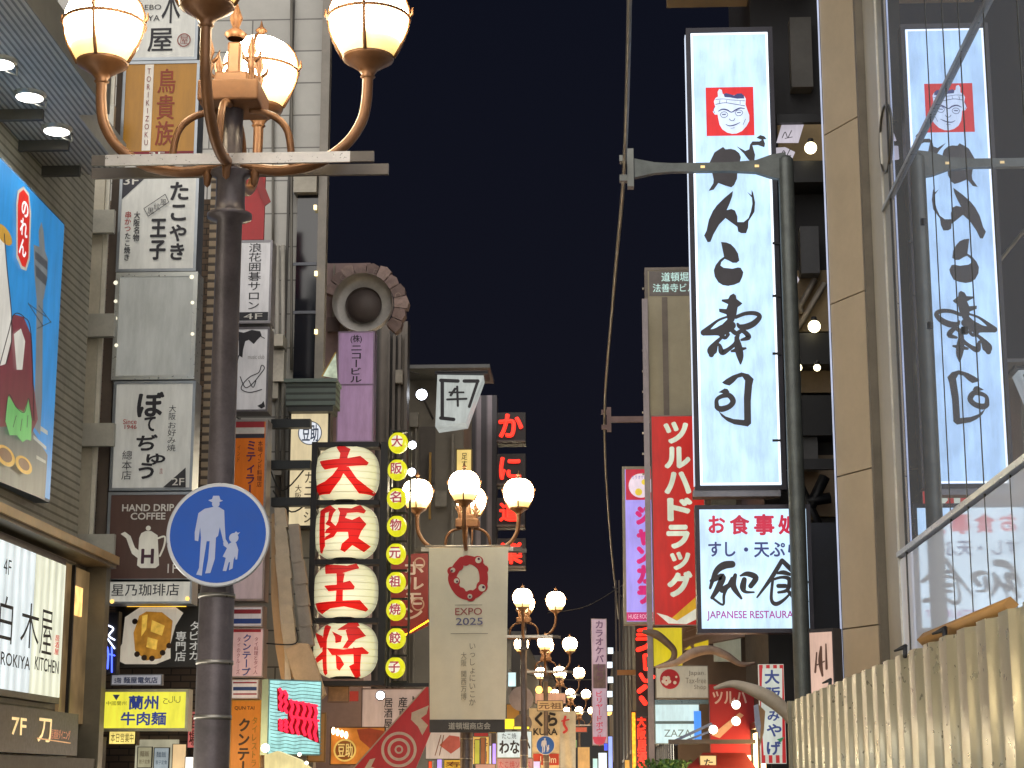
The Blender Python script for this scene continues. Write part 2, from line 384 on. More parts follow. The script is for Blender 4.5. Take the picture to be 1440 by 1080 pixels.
def subY(root, name, mat, rect, Y, d, parent=None):
    a = atY(rect[0], (rect[1] + rect[3]) / 2, Y); b = atY(rect[2], (rect[1] + rect[3]) / 2, Y)
    zt = atY((rect[0] + rect[2]) / 2, rect[1], Y).z; zb = atY((rect[0] + rect[2]) / 2, rect[3], Y).z
    return sub(root, name, mat, (a.x, Y, zb), (b.x, Y + d, zt), parent)
def YZ(px, py, Y): return atY(px, py, Y)

# ---- left: corner building with the slatted canopy
XL = -5.5
tileA = courses('aaa796', '74715f', 2, .085, .55, .35, .5, .22)
A = building('corner_building', 'grey striped tile building with slatted canopy at the left edge', -12, XL, -6, 19.2, 8.6, tileA, -1, SHOPCOOL, shopz=1.55)
slat = courses('d0ccc0', '8a867c', 0, .055, .5, .2, .6, .35)
sub(A, 'canopy', slat, (XL, 2, 7.6), (-4.45, 15.9, 7.95)); sub(A, 'canopy', slat, (XL, 15.9, 7.6), (-4.74, 17.6, 7.92))
sub(A, 'base_wall', M('6a6252', .6, .2), (-12, 19.2, 0), (XL, 19.78, 4.0))
for yy, zz in ((15.72, 7.5), (16.55, 7.5), (17.3, 7.5)):
    sub(A, 'canopy_rib', M('4c4b46', .5), (XL, yy, zz), (-5.02 - (.1 if yy > 17 else 0), yy + .06, 7.6))
sub(A, 'ledge', M('8a7c68', .5), (XL, 10, 3.86), (-5.22, 19.78, 4.0)); sub(A, 'ledge_trim', M('c9a46a', .4), (-5.22, 10, 3.9), (-5.19, 19.78, 3.985))
sub(A, 'corner_column', M('77705f', .4, .4), (XL, 19.6, 1.5), (-5.28, 19.78, 3.86))
sub(A, 'entrance_fascia', M('4a4640', .5), (XL, 10, 1.68), (-5.3, 19.78, 1.84))
# lit glazing between the white sign and the column
wn = sub(A, 'window', E('a8875a', .35, .5, 3., '7a6a50'), (XL, 18.7, 2.2), (-5.46, 19.6, 3.8)); sub(A, 'pane_light', E('ffc878', 1.6, .3, 9), (-5.455, 18.95, 3.3), (-5.44, 19.3, 3.6), wn)
sub(A, 'mullion', MULL, (-5.455, 18.9, 2.2), (-5.42, 18.94, 3.8), wn)
# downlights under the canopy
first = None
for i, (px, py) in enumerate(((0, 85), (42, 132), (80, 180))):
    p = atZ(px, py, 7.6)
    o = empty('downlight', (p.x, p.y, 7.6), ('round white downlight nearest the left picture edge under the slatted canopy', 'middle one of the three round canopy downlights', 'round white downlight of the canopy nearest the sign column')[i], 'downlight', 'round downlights under the canopy')
    MB().lathe([(.0, -.035), (.125, -.035), (.14, -.02), (.15, 0)]).build('rim', M('b5b5ad', .3, .6), o)
    MB().lathe([(0, -.042), (.118, -.041), (.118, -.036)]).build('lens', E('fffaf0', 8, .05), o)
    MB().tube([(.1, .16, 0), (.1, .16, -.08)], .01, 6).tube([(.1, .16, -.08), (.02, .1, -.06)], .006, 6).build('bracket', M('b5b5ad', .3, .6), o)
    li = bpy.data.lights.new('spot', 'SPOT'); li.energy = 170; li.spot_size = R(130); li.spot_blend = .7; li.color = (1, .97, .9); li.shadow_soft_size = .1
    lo = bpy.data.objects.new('lamp_light', li); COL.objects.link(lo); lo.parent = o; lo.location = (0, 0, -.06)

# illustrated billboard
S = Sign('billboard', 'blue illustrated billboard with a grey tower on the striped wall', (-60, 190, 81, 700), X=-5.34, cat='billboard')
def zrect(s, yA, yB, zA, zB, name, mat, d0, d1):   # box on a facade sign given in world y,z
    l = s.P; sg = 1 if s.yaw > 0 else -1
    return MB().box((sg * (yA - l.y), d0, zA - l.z), (sg * (yB - l.y), d1, zB - l.z)).build(name, mat, s.root)
BT, BB = 7.10, 4.26
BY1 = atX(81, 500, -5.34).y
zrect(S, 13.5, BY1, BB, BT, 'casing', M('2a4d70', .4), .002, .14)
zrect(S, 13.5, BY1 - .02, BB + .03, BT - .02, 'panel', E('2f9be6', .62, .06, 1.5), -.004, .002)
S.shapes('road_picture', E('6d7270', .42, .1), [[(-30, 562), (6, 588), (42, 600), (66, 640), (62, 703), (0, 678), (-30, 665)]])
S.shapes('stripe_picture', E('c9cdc4', .6, .1), [[(52, 596), (66, 606), (66, 612), (52, 603)], [(46, 612), (64, 628), (64, 633), (46, 617)], [(50, 640), (63, 648), (63, 652), (50, 645)]])
S.shapes('tower_picture', E('8f9598', .5, .12), [[(53, 325), (57, 312), (60, 325), (62, 352), (54, 350)], [(46, 344), (61, 350), (66, 365), (65, 390), (60, 420), (58, 425), (50, 420), (47, 385)], [(50, 420), (59, 424), (58, 560), (55, 612), (46, 600), (49, 500)]])
S.shapes('tower_band_picture', E('4c4f55', .4, .1), [[(48, 353), (65, 368), (65, 380), (48, 364)], [(48, 372), (65, 390), (63, 402), (49, 388)]])
S.shapes('tower_truss_picture', E('3c4a58', .4, .1), [], [([(38, 427), (62, 445)], 1.2), ([(38, 427), (58, 458)], 1.2), ([(50, 462), (69, 453)], 1.2), ([(52, 430), (69, 453)], 1.2)])
S.shapes('pill_picture', E('d8d2c4', .6, .1), [[(22, 268), (30, 262), (38, 272), (41, 300), (39, 365), (34, 381), (27, 378), (20, 362), (20, 285)]])
S.shapes('pill_picture', E('e0281c', .75, .1), [[(24, 272), (30, 266), (37, 276), (39, 302), (37, 362), (33, 376), (28, 374), (22, 358), (22, 288)]])
S.text([('のれん', (25, 281, 36, 362), 'v')], E('ffffff', .9, .05), bold=.03)
# generic stand-ins for the drawn figures: a cream round, a maroon hill, a green bush
S.shapes('hill_picture', E('7c3540', .42, .1), [[(-20, 600), (-5, 520), (8, 468), (16, 442), (30, 446), (40, 470), (44, 540), (50, 590), (40, 612), (10, 600)]])
S.shapes('cloud_picture', E('f4efe4', .62, .06), [[(-30, 330), (-12, 300), (2, 330), (6, 380), (12, 440), (12, 480), (4, 512), (-20, 520)]])
S.shapes('sun_picture', E('d9a53c', .6, .08), [], [], [(2, 330, 12)])
S.shapes('bush_picture', E('7fd97a', .55, .1), [[(3, 590), (8, 555), (18, 572), (30, 580), (36, 560), (41, 590), (40, 620), (34, 618), (28, 622), (20, 612), (10, 612)]])
S.shapes('outline_picture', E('3a2a2c', .2), [], [([(44, 590), (40, 470), (30, 446), (16, 442), (8, 468), (-6, 520)], 1.3), ([(2, 330), (6, 380), (12, 440), (12, 480), (4, 512)], 1.3), ([(41, 590), (36, 560), (30, 580), (18, 572), (8, 555), (3, 590)], 1), ([(14, 600), (18, 585)], .8), ([(24, 605), (26, 590)], .8), ([(33, 600), (34, 585)], .8)])
S.shapes('patch_picture', E('f0ece0', .6), [[(14, 470), (24, 462), (30, 480), (26, 520), (18, 520)]])
S.shapes('pancake_picture', E('e8b440', .6, .08), [], [], [(2, 641, 14), (28, 654, 12)])
S.shapes('sauce_picture', E('8a5a34', .45, .1), [], [], [(2, 640, 9.5), (28, 653, 8)])

# white lit sign on the same wall
S = Sign('wall_sign', 'white lit double panel sign with thin black characters on the left facade', (-60, 768, 88, 988), X=-5.36)
ya, yb, yc = 14.8, atX(46, 870, -5.36).y, atX(88, 880, -5.36).y
zrect(S, ya, yc + .05, 2.36, 3.80, 'casing', M('57524a', .4, .4), .01, .13)
zrect(S, ya, yb - .012, 2.42, 3.73, 'panel', E('e9f4f6', 1.0, .12, 2, None, 1.4), -.004, .01)
zrect(S, yb + .012, yc, 2.42, 3.73, 'panel', E('f4f6dc', .98, .1, 2, None, 1.4), -.004, .01)
S.text([('白', (-2, 838, 17, 905)), ('木', (28, 848, 54, 912)), ('屋', (55, 858, 72, 922)), ('4F', (3, 786, 14, 808))], INK, bold=-.004)
S.text([('SHIROKIYA', (-20, 918, 40, 937)), ('KITCHEN', (46, 926, 80, 945))], INK, bold=.012)
S.text([('居酒屋', (74, 893, 80, 921), 'v')], E('d83a30', .8), bold=.02)
S = Sign('wall_sign', 'dark brown seventh floor sign with gold lettering below the white panel sign', (6, 993, 112, 1058), X=-5.26)
y0_, y1_ = atX(6, 1020, -5.26).y, atX(110, 1020, -5.26).y
zrect(S, y0_ - 2.2, y1_, 1.86, 2.27, 'casing', M('30251f', .4, .1), .0, .2)
S.text([('7F', (15, 1009, 36, 1034)), ('刀', (52, 1010, 71, 1044))], E('ffdf9a', 1.0), bold=.02)
S.text([('居酒屋ダイニング', (70, 1026, 97, 1040))], E('e08a60', .6), bold=.01)
S.shapes('underline', E('f0b070', .7), [], [([(50, 1038), (97, 1045)], 1.6)])

# ---- brick building and the sign mast between
brickB = bricks('6d5a48', '5c4a3c', '3c332c', 1, .24, .08, .35, .008)
Bd = building('brick_building', 'low brown brick building behind the stacked floor signs', -12, -4.70, 22.6, 25.4, 8.95, brickB, -1, SHOPWARM, back=(.5, .9))
rib = courses('a08d74', '4a4038', 2, .11, .6, .3, .6, .3)
subY(Bd, 'rib_strip', rib, (288, 250, 302, 760), 22.5, .09); subY(Bd, 'downpipe', M('8d8577', .4), (150, 40, 156, 840), 22.45, .06)
subY(Bd, 'door', E('d8d0b0', .55, .3, 3), (190, 1040, 250, 1084), 22.55, .05)
ms = empty('sign_mast', atY(133, 1000, 20.25), 'beige steel mast with flat brackets holding the stacked floor signs', 'mast')
subY(ms, 'post', M('bdb6a4', .45), (116, -20, 140, 850), 20.25, .12); subY(ms, 'trim', M('d8d4c6', .4), (139, -20, 147, 850), 20.3, .05); subY(ms, 'back_post', M('5d5046', .5), (150, -20, 164, 850), 20.6, .1)
for y in (165, 312, 458, 612, 768): subY(ms, 'bracket', M('b4b2a8', .4, .2, .25, 5), (104, y - 17, 160, y + 15), 20.14, .08)
MB().box((-.1, 0, -.0), (.1, .2, 1.4)).build('base', M('5d5046', .5), ms, loc=(0, 0, -atY(133, 1000, 20.25).z))

GREYW = E('d2d2cc', .20, .12, 1.5, 'd8d8d2'); CASE = M('9aa0a6', .35, .7, .2)  # unlit floor sign faces get a faint added glow to lift their whites
FS = 'stacked floor signs on the left'
YS = 20.5
def fsign(lbl, rect, panel, edge=4, casing=CASE, depth=.3, Y=YS, grp=FS, nm='floor_sign'):
    return Sign(nm, lbl, rect, Y=Y, group=grp).standard(panel, casing, edge, depth)
S = fsign('cream floor sign with one large dark character at the very top of the stack', (172, -60, 280, 85), GREYW)
S.text([('木', (228, -24, 254, 33)), ('屋', (208, 40, 243, 73))], INK, bold=.012); S.text([('EBO', (204, 7, 227, 14)), ('YA', (208, 22, 225, 30))], INK)
S.rings('seal', M('8a4a44'), [(259, 57, 8, 9.5)]); S.text([('屋', (253, 51, 265, 63))], M('8a4a44'))
S = fsign('mustard yellow floor sign with a white strip and red seal style characters', (171, 86, 279, 221), E('a8740c', .16, .15, 1.5, 'b07a14'))
S.box('strip', (202, 91, 214, 212), E('d8d0c4', .3), -.008, -.0025); S.text([('鳥貴族', (220, 97, 246, 205), 'v')], M('8c3a20'), bold=.012); S.text([('TORIKIZOKU', (205, 97, 211, 205), 'v')], M('7d2c2c'), y=-.013)
S.box('floor_strip', (175, 213, 275, 218), M('7c1a28'), -.008, -.0025); S.text([('3F', (210, 214.2, 232, 217.6))], WHITE, y=-.01)
S = fsign('white floor sign with a dark triangle and rounded dumpling shop lettering', (166, 244, 278, 382), GREYW)
S.shapes('corner', M('3a3a44'), [[(170, 248), (207, 248), (170, 282)]]); S.text([('3F', (174, 249, 195, 260))], WHITE, bold=.02)
S.text([('たこ', (239, 256, 265, 311), 'v'), ('やき', (238, 316, 262, 366), 'v'), ('王子', (211, 308, 234, 366), 'v')], INK, bold=.032)
S.text([('大阪名物', (188, 298, 197, 340), 'v')], INK, bold=.02); S.text([('たこ焼き', (175, 328, 184, 367), 'v')], INK, bold=.02); S.text([('串かつ', (176, 298, 185, 326), 'v')], M('a8423c'), bold=.02)
S.shapes('tag_outline', INK, [], [([(203, 294), (233, 274)], .9), ([(209, 305), (238, 285)], .9), ([(203, 294), (209, 305)], .9), ([(233, 274), (238, 285)], .9)]); S.text([('黒', (208, 293, 217, 302)), ('紋', (217, 287, 226, 296)), ('風', (226, 281, 235, 290))], INK, bold=.01)
S = fsign('blank empty light box of the stack with glossy grey glass', (160, 383, 276, 534), E('b4b6b2', .27, .2, 1.3, 'b4b6b2', 0, .12), 6, M('c9ccc8', .3, .6, .08))  # empty box face lightened by a faint added glow
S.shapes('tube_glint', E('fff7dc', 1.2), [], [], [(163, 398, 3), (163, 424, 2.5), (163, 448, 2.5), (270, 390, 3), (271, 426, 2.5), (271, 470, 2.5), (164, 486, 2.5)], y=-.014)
S = fsign('white floor sign with five black brush hiragana and a red date', (157, 536, 273, 690), GREYW)
S.text([('ぼ', (193, 551, 231, 587)), ('て', (203, 586, 219, 607)), ('ぢ', (192, 611, 222, 634)), ('ゅ', (206, 638, 233, 654)), ('う', (195, 651, 217, 674))], INK, bold=.035)
S.text([('大阪', (238, 570, 248, 591), 'v'), ('お好み焼', (236, 594, 248, 635), 'v')], INK, bold=.004); S.text([('總本店', (172, 634, 186, 675), 'v')], INK, bold=.004)
S.text([('Since', (174, 590, 193, 597)), ('1946', (176, 598, 193, 604))], M('b8504a'), bold=.02); S.text([('本店', (225, 659, 230, 667), 'v')], M('b8504a')); S.shapes('corner', M('34343a'), [[(262, 658), (262, 686), (230, 686)]]); S.text([('2F', (243, 673, 260, 683))], WHITE, bold=.015)
S = fsign('dark brown floor sign with a white coffee pot and the letter H', (150, 692, 270, 818), E('4a3530', .16, .1, 1.5, '5a423a'))
S.text([('HAND DRIP', (172, 709, 245, 719)), ('COFFEE', (184, 721, 233, 731))], WHITE, bold=.03)
S.shapes('pot_emblem', E('d6d2c4', .3), [[(199, 750), (205, 747), (213, 747), (222, 753), (224, 795), (219, 799), (198, 799), (193, 795), (194, 785), (186, 779), (181, 766), (178, 757), (170, 751), (176, 748), (184, 754), (190, 770), (195, 774), (196, 757)]], [([(223, 757), (232, 755), (231, 768), (225, 782)], 2.6)], [(209, 743, 3.5)])
S.text([('H', (199, 772, 217, 793))], M('4a2a3a'), bold=.04, y=-.012); S.text([('1F', (236, 793, 250, 806))], WHITE, bold=.01)
S = fsign('white strip sign with brush style coffee shop characters below the coffee pot sign', (148, 815, 270, 849), E('d8d6cc', .32, .15, 1.5), 3)
S.text([('星乃珈琲店', (157, 821, 252, 838))], INK, bold=.006)
S.shapes('corner_light', E('ffd070', 1.6), [], [], [(264, 842, 3), (158, 846, 3)], y=-.014)

# signs under the stack
S = Sign('menu_sign', 'black drink shop sign with a big photo of an iced tea', (161, 852, 286, 938), Y=21.3).standard(M('2f2b28', .4, 0, .2), M('3c3833'), 2, .1)
S.shapes('splash_picture', E('e8dcc8', .42, .1), [[(176, 868), (200, 852), (246, 853), (258, 862), (247, 880), (240, 905), (240, 926), (220, 934), (176, 934), (160, 926), (172, 905)]])
S.shapes('drink_picture', E('c88a30', .55, .35, 9), [[(196, 866), (206, 860), (228, 861), (243, 873), (240, 903), (226, 926), (205, 929), (190, 915), (188, 890)]])
S.shapes('ice_picture', E('f2c050', .7, .3, 12), [[(200, 866), (208, 864), (206, 885), (199, 895)], [(214, 872), (232, 880), (228, 894), (212, 888)], [(208, 896), (222, 900), (220, 914), (206, 910)]])
S.shapes('pearl_picture', M('4a3324'), [], [], [(190, 874, 4), (193, 920, 4), (203, 925, 4), (214, 926, 4), (238, 908, 4), (229, 918, 4)])
S.text([('タピオカ', (267, 874, 280, 928), 'v'), ('専門店', (247, 888, 262, 930), 'v')], E('e8e4da', .5), bold=.012)
S.shapes('glow_lamp', E('ffc040', 2.2), [], [([(180, 852.5), (262, 852.5)], 2.2)], y=-.02)
S = Sign('neon_sign', 'small tilted blue and white neon sign beside the drink shop sign', (136, 860, 166, 948), Y=20.9).standard(M('30303a', .4), M('4a453e'), 2, .12)
S.shapes('neon_tube', E('4a60ff', 3.0), [], [([(140, 905), (152, 912), (152, 940)], 2.5), ([(146, 905), (146, 940)], 2), ([(158, 910), (158, 945)], 2.2), ([(154, 920), (162, 922)], 2)], y=-.02); S.shapes('neon_tube', E('dfe6ff', 3.0), [], [([(148, 878), (160, 884), (154, 894), (162, 900)], 2.2), ([(146, 890), (162, 912)], 2), ([(140, 868), (150, 870)], 2.)], y=-.02)
S = Sign('strip_sign', 'narrow grey sign strip with blue characters above the yellow noodle sign', (156, 948, 228, 964), Y=21.0).standard(E('c2c2cc', .35), M('8d8d92'), 1.5, .08); S.text([('5階', (161, 953, 171, 961)), ('麺屋電気店', (174, 952, 222, 961))], M('33406e'), bold=.02)
S = Sign('noodle_sign', 'bright yellow lit noodle shop sign with blue characters', (142, 969, 265, 1028), Y=20.7).standard(E('f6ee4a', .95, .08, 1.2), M('b8b090', .4, .3), 4, .2)
S.text([('蘭州', (181, 978, 223, 998)), ('牛肉麺', (170, 1001, 234, 1020))], E('3a4fa8', .5), bold=.03); S.text([('中國蘭州', (150, 986, 178, 992)), ('حلال', (230, 979, 254, 990))], M('6d6a40'), bold=.005); S.shapes('crest', M('5a6aa0'), [[(159, 977), (169, 977), (164, 985)]])
S = Sign('lit_box', 'small yellow lit menu box under the noodle sign', (152, 1027, 192, 1048), Y=21.2).standard(E('ffe680', 1.1, .2, 6), M('6a5a40'), 2, .15); S.text([('本日営業中', (156, 1031, 188, 1044))], M('6a4a20'), bold=.0)
for i, r in enumerate(((193, 1050, 214, 1080), (216, 1051, 238, 1084))):
    S = Sign('poster', ('cream paper poster on the shop wall', 'pale blue printed poster on the shop wall')[i], r, Y=22.3, cat='poster').standard(E(('d8cfa8', 'cfdce0')[i], .5, .15, 6), M('6a665c'), 1, .03); S.text([('麺飯', (r[0] + 4, r[1] + 6, r[2] - 4, r[1] + 14)), ('餃子定食', (r[0] + 3, r[1] + 18, r[2] - 3, r[1] + 24))], M(('8a5a30', '3a5a8a')[i]), bold=.01)
# ================================================================ STREET LAMPS
BRONZE = M('7d5536', .42, .3, .3, 6); POLE = M('5c5458', .38, .3, .45, 7); BARM = M('b9b4b0', .3, .6, .2, 5); BARD = M('5f5852', .4, .4)
def globe_mat():
    mt, nt, b = _new('opal_globe'); t = nt.nodes.new('ShaderNodeTexCoord'); s = nt.nodes.new('ShaderNodeSeparateXYZ'); nt.links.new(t.outputs['Object'], s.inputs[0])
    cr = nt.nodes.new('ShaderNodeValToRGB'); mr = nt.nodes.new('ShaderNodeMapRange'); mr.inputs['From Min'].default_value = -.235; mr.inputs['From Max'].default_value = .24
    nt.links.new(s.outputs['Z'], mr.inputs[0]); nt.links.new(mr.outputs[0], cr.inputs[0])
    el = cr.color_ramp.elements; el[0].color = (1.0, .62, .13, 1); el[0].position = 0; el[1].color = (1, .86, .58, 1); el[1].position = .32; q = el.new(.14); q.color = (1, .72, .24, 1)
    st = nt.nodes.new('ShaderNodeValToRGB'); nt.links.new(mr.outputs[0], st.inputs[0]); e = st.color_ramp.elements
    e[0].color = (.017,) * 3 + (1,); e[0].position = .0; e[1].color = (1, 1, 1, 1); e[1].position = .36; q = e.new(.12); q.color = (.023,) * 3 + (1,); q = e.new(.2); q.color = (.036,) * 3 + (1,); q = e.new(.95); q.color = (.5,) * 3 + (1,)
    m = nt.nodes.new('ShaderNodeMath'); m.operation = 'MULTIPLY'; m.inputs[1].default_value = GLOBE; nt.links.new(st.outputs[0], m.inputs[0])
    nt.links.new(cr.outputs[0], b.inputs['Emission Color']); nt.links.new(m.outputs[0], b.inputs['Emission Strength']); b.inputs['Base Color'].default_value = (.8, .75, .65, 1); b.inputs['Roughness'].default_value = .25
    return mt
GLOBE = 55.0
GM = globe_mat()
AR = .80
def make_lamp(loc):
    rt = empty('street_lamp', loc, 'x', 'street lamp', 'bronze street lamps with four opal globes')
    MB().lathe([(.22, 0), (.22, .25), (.16, .32), (.13, .6), (.105, .7), (.1, 1.2), (.098, 2.62), (.092, 2.66), (.086, 2.7), (.076, 2.75), (.074, 4.81), (.13, 4.83), (.13, 4.855), (.09, 4.87), (.085, 4.93), (.085, 5.07), (.12, 5.1), (.12, 5.115), (.06, 5.12), (.06, 5.51)], n=28).build('pole', POLE, rt)
    for z in (1.95, 2.25, 2.62): MB().lathe([(.1, z - .012), (.104, z - .012), (.104, z + .012), (.1, z + .012)], n=28).build('pole_band', M('9a9690', .3, .7), rt)
    MB().box((-.72, -.125, 5.125), (.72, -.105, 5.19)).build('crossbar', BARM, rt); MB().box((.72, -.127, 5.127), (.86, -.103, 5.188)).box((-.8, -.127, 5.127), (-.72, -.103, 5.188)).build('crossbar_end', BARD, rt)
    MB().box((-.86, .09, 5.12), (.92, .115, 5.185)).build('crossbar', BARD, rt)
    # capital with posts and leaf finials
    m = MB(); m.box((-.18, -.18, 5.5), (.18, .18, 5.63)).box((-.1, -.1, 5.63), (.1, .1, 5.71)).box((-.04, -.04, 5.71), (.04, .04, 5.92))
    m.build('capital', BRONZE, rt, bevel=.012)
    m = MB()
    for sx_, sy_ in ((-1, -1), (1, -1), (1, 1), (-1, 1)):
        c = (sx_ * .125, sy_ * .125); m.lathe([(.022, 5.62), (.018, 5.7), (.03, 5.74), (.012, 5.77), (.03, 5.82), (.0, 5.93)], (c[0], c[1], 0), 8)
        for q in (-1, 1): m.tube([(c[0], c[1], 5.74), (c[0] + q * .045, c[1], 5.78), (c[0] + q * .06, c[1], 5.83)], [.012, .012, .003], 6)
    m.lathe([(.05, 5.95), (.07, 5.98), (.02, 6.02), (.04, 6.08), (0, 6.2)], (0, 0, 0), 10)
    m.build('finial', BRONZE, rt)
    for k in range(4):
        a = math.pi / 2 * k; dx, dy = math.cos(a), math.sin(a)
        def P(r, z): return (dx * r, dy * r, z)
        m = MB(); m.tube(spline([P(.06, 5.15), P(.28, 5.12), P(.5, 5.16), P(.67, 5.27), P(.765, 5.41), P(AR - .005, 5.55), P(AR, 5.7)], 5), .032, 10)
        m.tube(spline([P(.1, 5.5), P(.24, 5.46), P(.33, 5.36), P(.36, 5.15)], 4), .022, 8)
        m.lathe([(.0, -.0), (.02, .02), (.03, .1), (.012, .16)], (dx * .14, dy * .14, 5.02), 8)
        m.build('arm', BRONZE, rt)
        g = MB(); pr = [(.148, -.225), (.178, -.17), (.205, -.11), (.226, -.05), (.238, .02), (.232, .085), (.212, .14), (.175, .19), (.12, .225), (.05, .24), (0, .242)]
        g.lathe([(p[0], p[1]) for p in [(q[0], q[1]) for q in pr]], n=32)
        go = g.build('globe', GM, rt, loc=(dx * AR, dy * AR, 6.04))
        c = MB(); c.lathe([(.03, -.36), (.045, -.345), (.035, -.335), (.06, -.3), (.11, -.265), (.15, -.24), (.155, -.222), (.148, -.222)], n=24); c.build('cup', BRONZE, go)
        c = MB()
        for q in range(4):
            an = math.pi / 2 * q + math.pi / 4 * 0 - math.pi / 2; c.tube([(math.cos(an) * (p[0] + .006), math.sin(an) * (p[0] + .006), p[1]) for p in pr], .011, 6)
            c.tube([(math.cos(an) * .24, math.sin(an) * .24, .02), (math.cos(an) * .262, math.sin(an) * .262, .05), (math.cos(an) * .262, math.sin(an) * .262, .09)], [.01, .01, .004], 6)
        c.tube([(math.cos(t_) * .243, math.sin(t_) * .243, .02) for t_ in [2 * math.pi * i / 32 for i in range(32)]], .011, 6, True)
        c.lathe([(.06, .238), (.06, .25), (.02, .262), (.02, .29), (.04, .30), (.012, .33), (0, .38)], n=10); c.build('cage', BRONZE, go)
    return rt
lampspots = [(297, 10.3, 'nearest bronze street lamp with four glowing globes at the upper left'),
             (656, 28.8, 'street lamp behind the white expo banner beside the lantern tower'),
             (737, 46.5, 'street lamp just right of the white expo banner'),
             (768, 61.5, 'street lamp carrying a small distant blue pedestrian sign'),
             (788, 78, 'distant street lamp left of the tall karaoke strip sign, nearer one'),
             (803, 97, 'farther distant street lamp before the karaoke strip sign'),
             (815, 120, 'tiny far street lamp near the end of the street')]
lamps = []
proto = None
for i, (px, Y, lb) in enumerate(lampspots):
    p = atY(px, 1079, Y); loc = (p.x, Y, 0)
    if proto is None: proto = make_lamp(loc); o = proto
    else: o = copy_tree(proto); o.location = loc
    o['label'] = lb; lamps.append(o)
o = copy_tree(proto); o.location = (-2.4, -7, 0); o['label'] = 'unseen street lamp added behind the viewer to light the signs'  # out of view, repeats the row; added to light the camera-facing signs

# pedestrian signs on the lamp poles
def ped(px, py, Y, label, r=.285):
    S = Sign('road_sign', label, (px - 70, py - 72, px + 72, py + 72), Y=Y, cat='road sign', group='blue pedestrian road signs')
    MB().lathe([(0, .012), (r, .012), (r + .006, .006), (r + .006, -.006), (r, -.012), (0, -.012)], n=56, axis='y', smooth=False).build('plate', M('b9bcc4', .3, .3, .1), S.root)
    MB().disc(0, 0, r * .945, -.0125, 56).build('face', M('0850b4', .55, 0, .12, 1.5), S.root)
    sc = r / .285 * (YW := 1)
    k = r / (72.5 * 4)       # traced at four pixels to one
    def L(pts): return [((x - 1230) * k, (842 - y) * k) for x, y in pts]
    m = MB()
    man = [(1195, 686), (1232, 686), (1262, 705), (1268, 790), (1275, 868), (1292, 895), (1280, 906), (1262, 880), (1240, 800), (1232, 850), (1220, 860), (1218, 980), (1195, 1060), (1165, 1062), (1170, 1045), (1180, 980), (1185, 880), (1168, 880), (1152, 1010), (1147, 1075), (1115, 1068), (1130, 1030), (1135, 860), (1128, 800), (1120, 880), (1100, 875), (1098, 830), (1115, 720), (1150, 695)]
    kid = [(1262, 885), (1290, 900), (1310, 886), (1335, 888), (1350, 930), (1345, 985), (1335, 985), (1333, 965), (1325, 985), (1320, 1035), (1300, 1045), (1305, 1000), (1298, 1000), (1285, 1050), (1265, 1048), (1275, 1000), (1280, 975), (1262, 968), (1285, 920), (1265, 905)]
    m.poly(L([(1168, 646), (1190, 640), (1196, 621), (1230, 621), (1238, 643), (1254, 650), (1225, 660), (1190, 658)]), -.0136); m.poly(L(man), -.0142); m.poly(L(kid), -.0148)
    for cx, cy, q in ((1213, 667, 22), (1322, 862, 27)): m.disc((cx - 1230) * k, (842 - cy) * k, q * k, -.0154, 24)
    m.poly(L([(1322, 838), (1334, 825), (1344, 834), (1358, 830), (1345, 845)]), -.016)
    m.build('pictogram', M('aab4d4', .4, 0, .1), S.root)
    MB().tube([(0, .02, .1), (0, .03, .1)], .05, 10).box((-.09, .012, .08), (.09, .03, .12)).box((-.09, .012, -.12), (.09, .03, -.08)).build('clamp', STEEL, S.root)
    return S
ped(306, 752, 10.14, 'large round blue pedestrian sign on the nearest lamp pole')
ped(766, 1048, 60.9, 'small distant round blue pedestrian sign on a far lamp pole', .3)

# expo banner
S = Sign('banner', 'white fabric expo banner hanging from the second street lamp', (602, 770, 715, 1030), Y=28.45, cat='banner', group='white expo banners on lamps')
def cloth(s, r, mat, name='cloth', amp=.05, nx=24, nz=40, seed=1, bow=.3):
    u0, v0, u1, v1 = s.rc(r); V = []; rnd = random.Random(seed); a, b, c = rnd.random() * 6, rnd.random() * 6, rnd.random() * 6
    for j in range(nz + 1):
        for i in range(nx + 1):
            t, q = i / nx, j / nz
            y = amp * (q ** .8) * (math.sin(7 * t + a - 2.2 * q) * .6 + .5 * math.sin(13 * t * (1 - .4 * q) + b)) + amp * .6 * math.sin(5 * q + c) * t
            V.append((u0 + (u1 - u0) * (t * (1 - .07 * q) + .035 * q), y, v1 + (v0 - v1) * q))
    me = MB(); me.add(V, [(j * (nx + 1) + i, (j + 1) * (nx + 1) + i, (j + 1) * (nx + 1) + i + 1, j * (nx + 1) + i + 1) for j in range(nz) for i in range(nx)], True)
    def f(u, v):
        q = min(1, max(0, (v1 - v) / (v1 - v0))); t = (u - u0) / (u1 - u0); t = (t - .035 * q) / (1 - .07 * q)
        return amp * (q ** .8) * (math.sin(7 * t + a - 2.2 * q) * .6 + .5 * math.sin(13 * t * (1 - .4 * q) + b)) + amp * .6 * math.sin(5 * q + c) * t
    return me.build(name, mat, s.root), f
def drape(o, f, eps=.006):
    """press a flat lettering mesh onto a curved surface y = f(x,z)"""
    bm = bmesh.new(); bm.from_mesh(o.data); bmesh.ops.triangulate(bm, faces=bm.faces[:])
    for _ in range(2):
        le = [e for e in bm.edges if e.calc_length() > .05]
        if le: bmesh.ops.subdivide_edges(bm, edges=le, cuts=2, use_grid_fill=False); bmesh.ops.triangulate(bm, faces=[q for q in bm.faces if len(q.verts) > 3])
    for v in bm.verts: v.co.y = f(v.co.x, v.co.z) - eps + (v.co.y + .006) * 1.0
    bm.to_mesh(o.data); bm.free(); return o
CL = M('e2dccb', .85, 0, .08, 4)
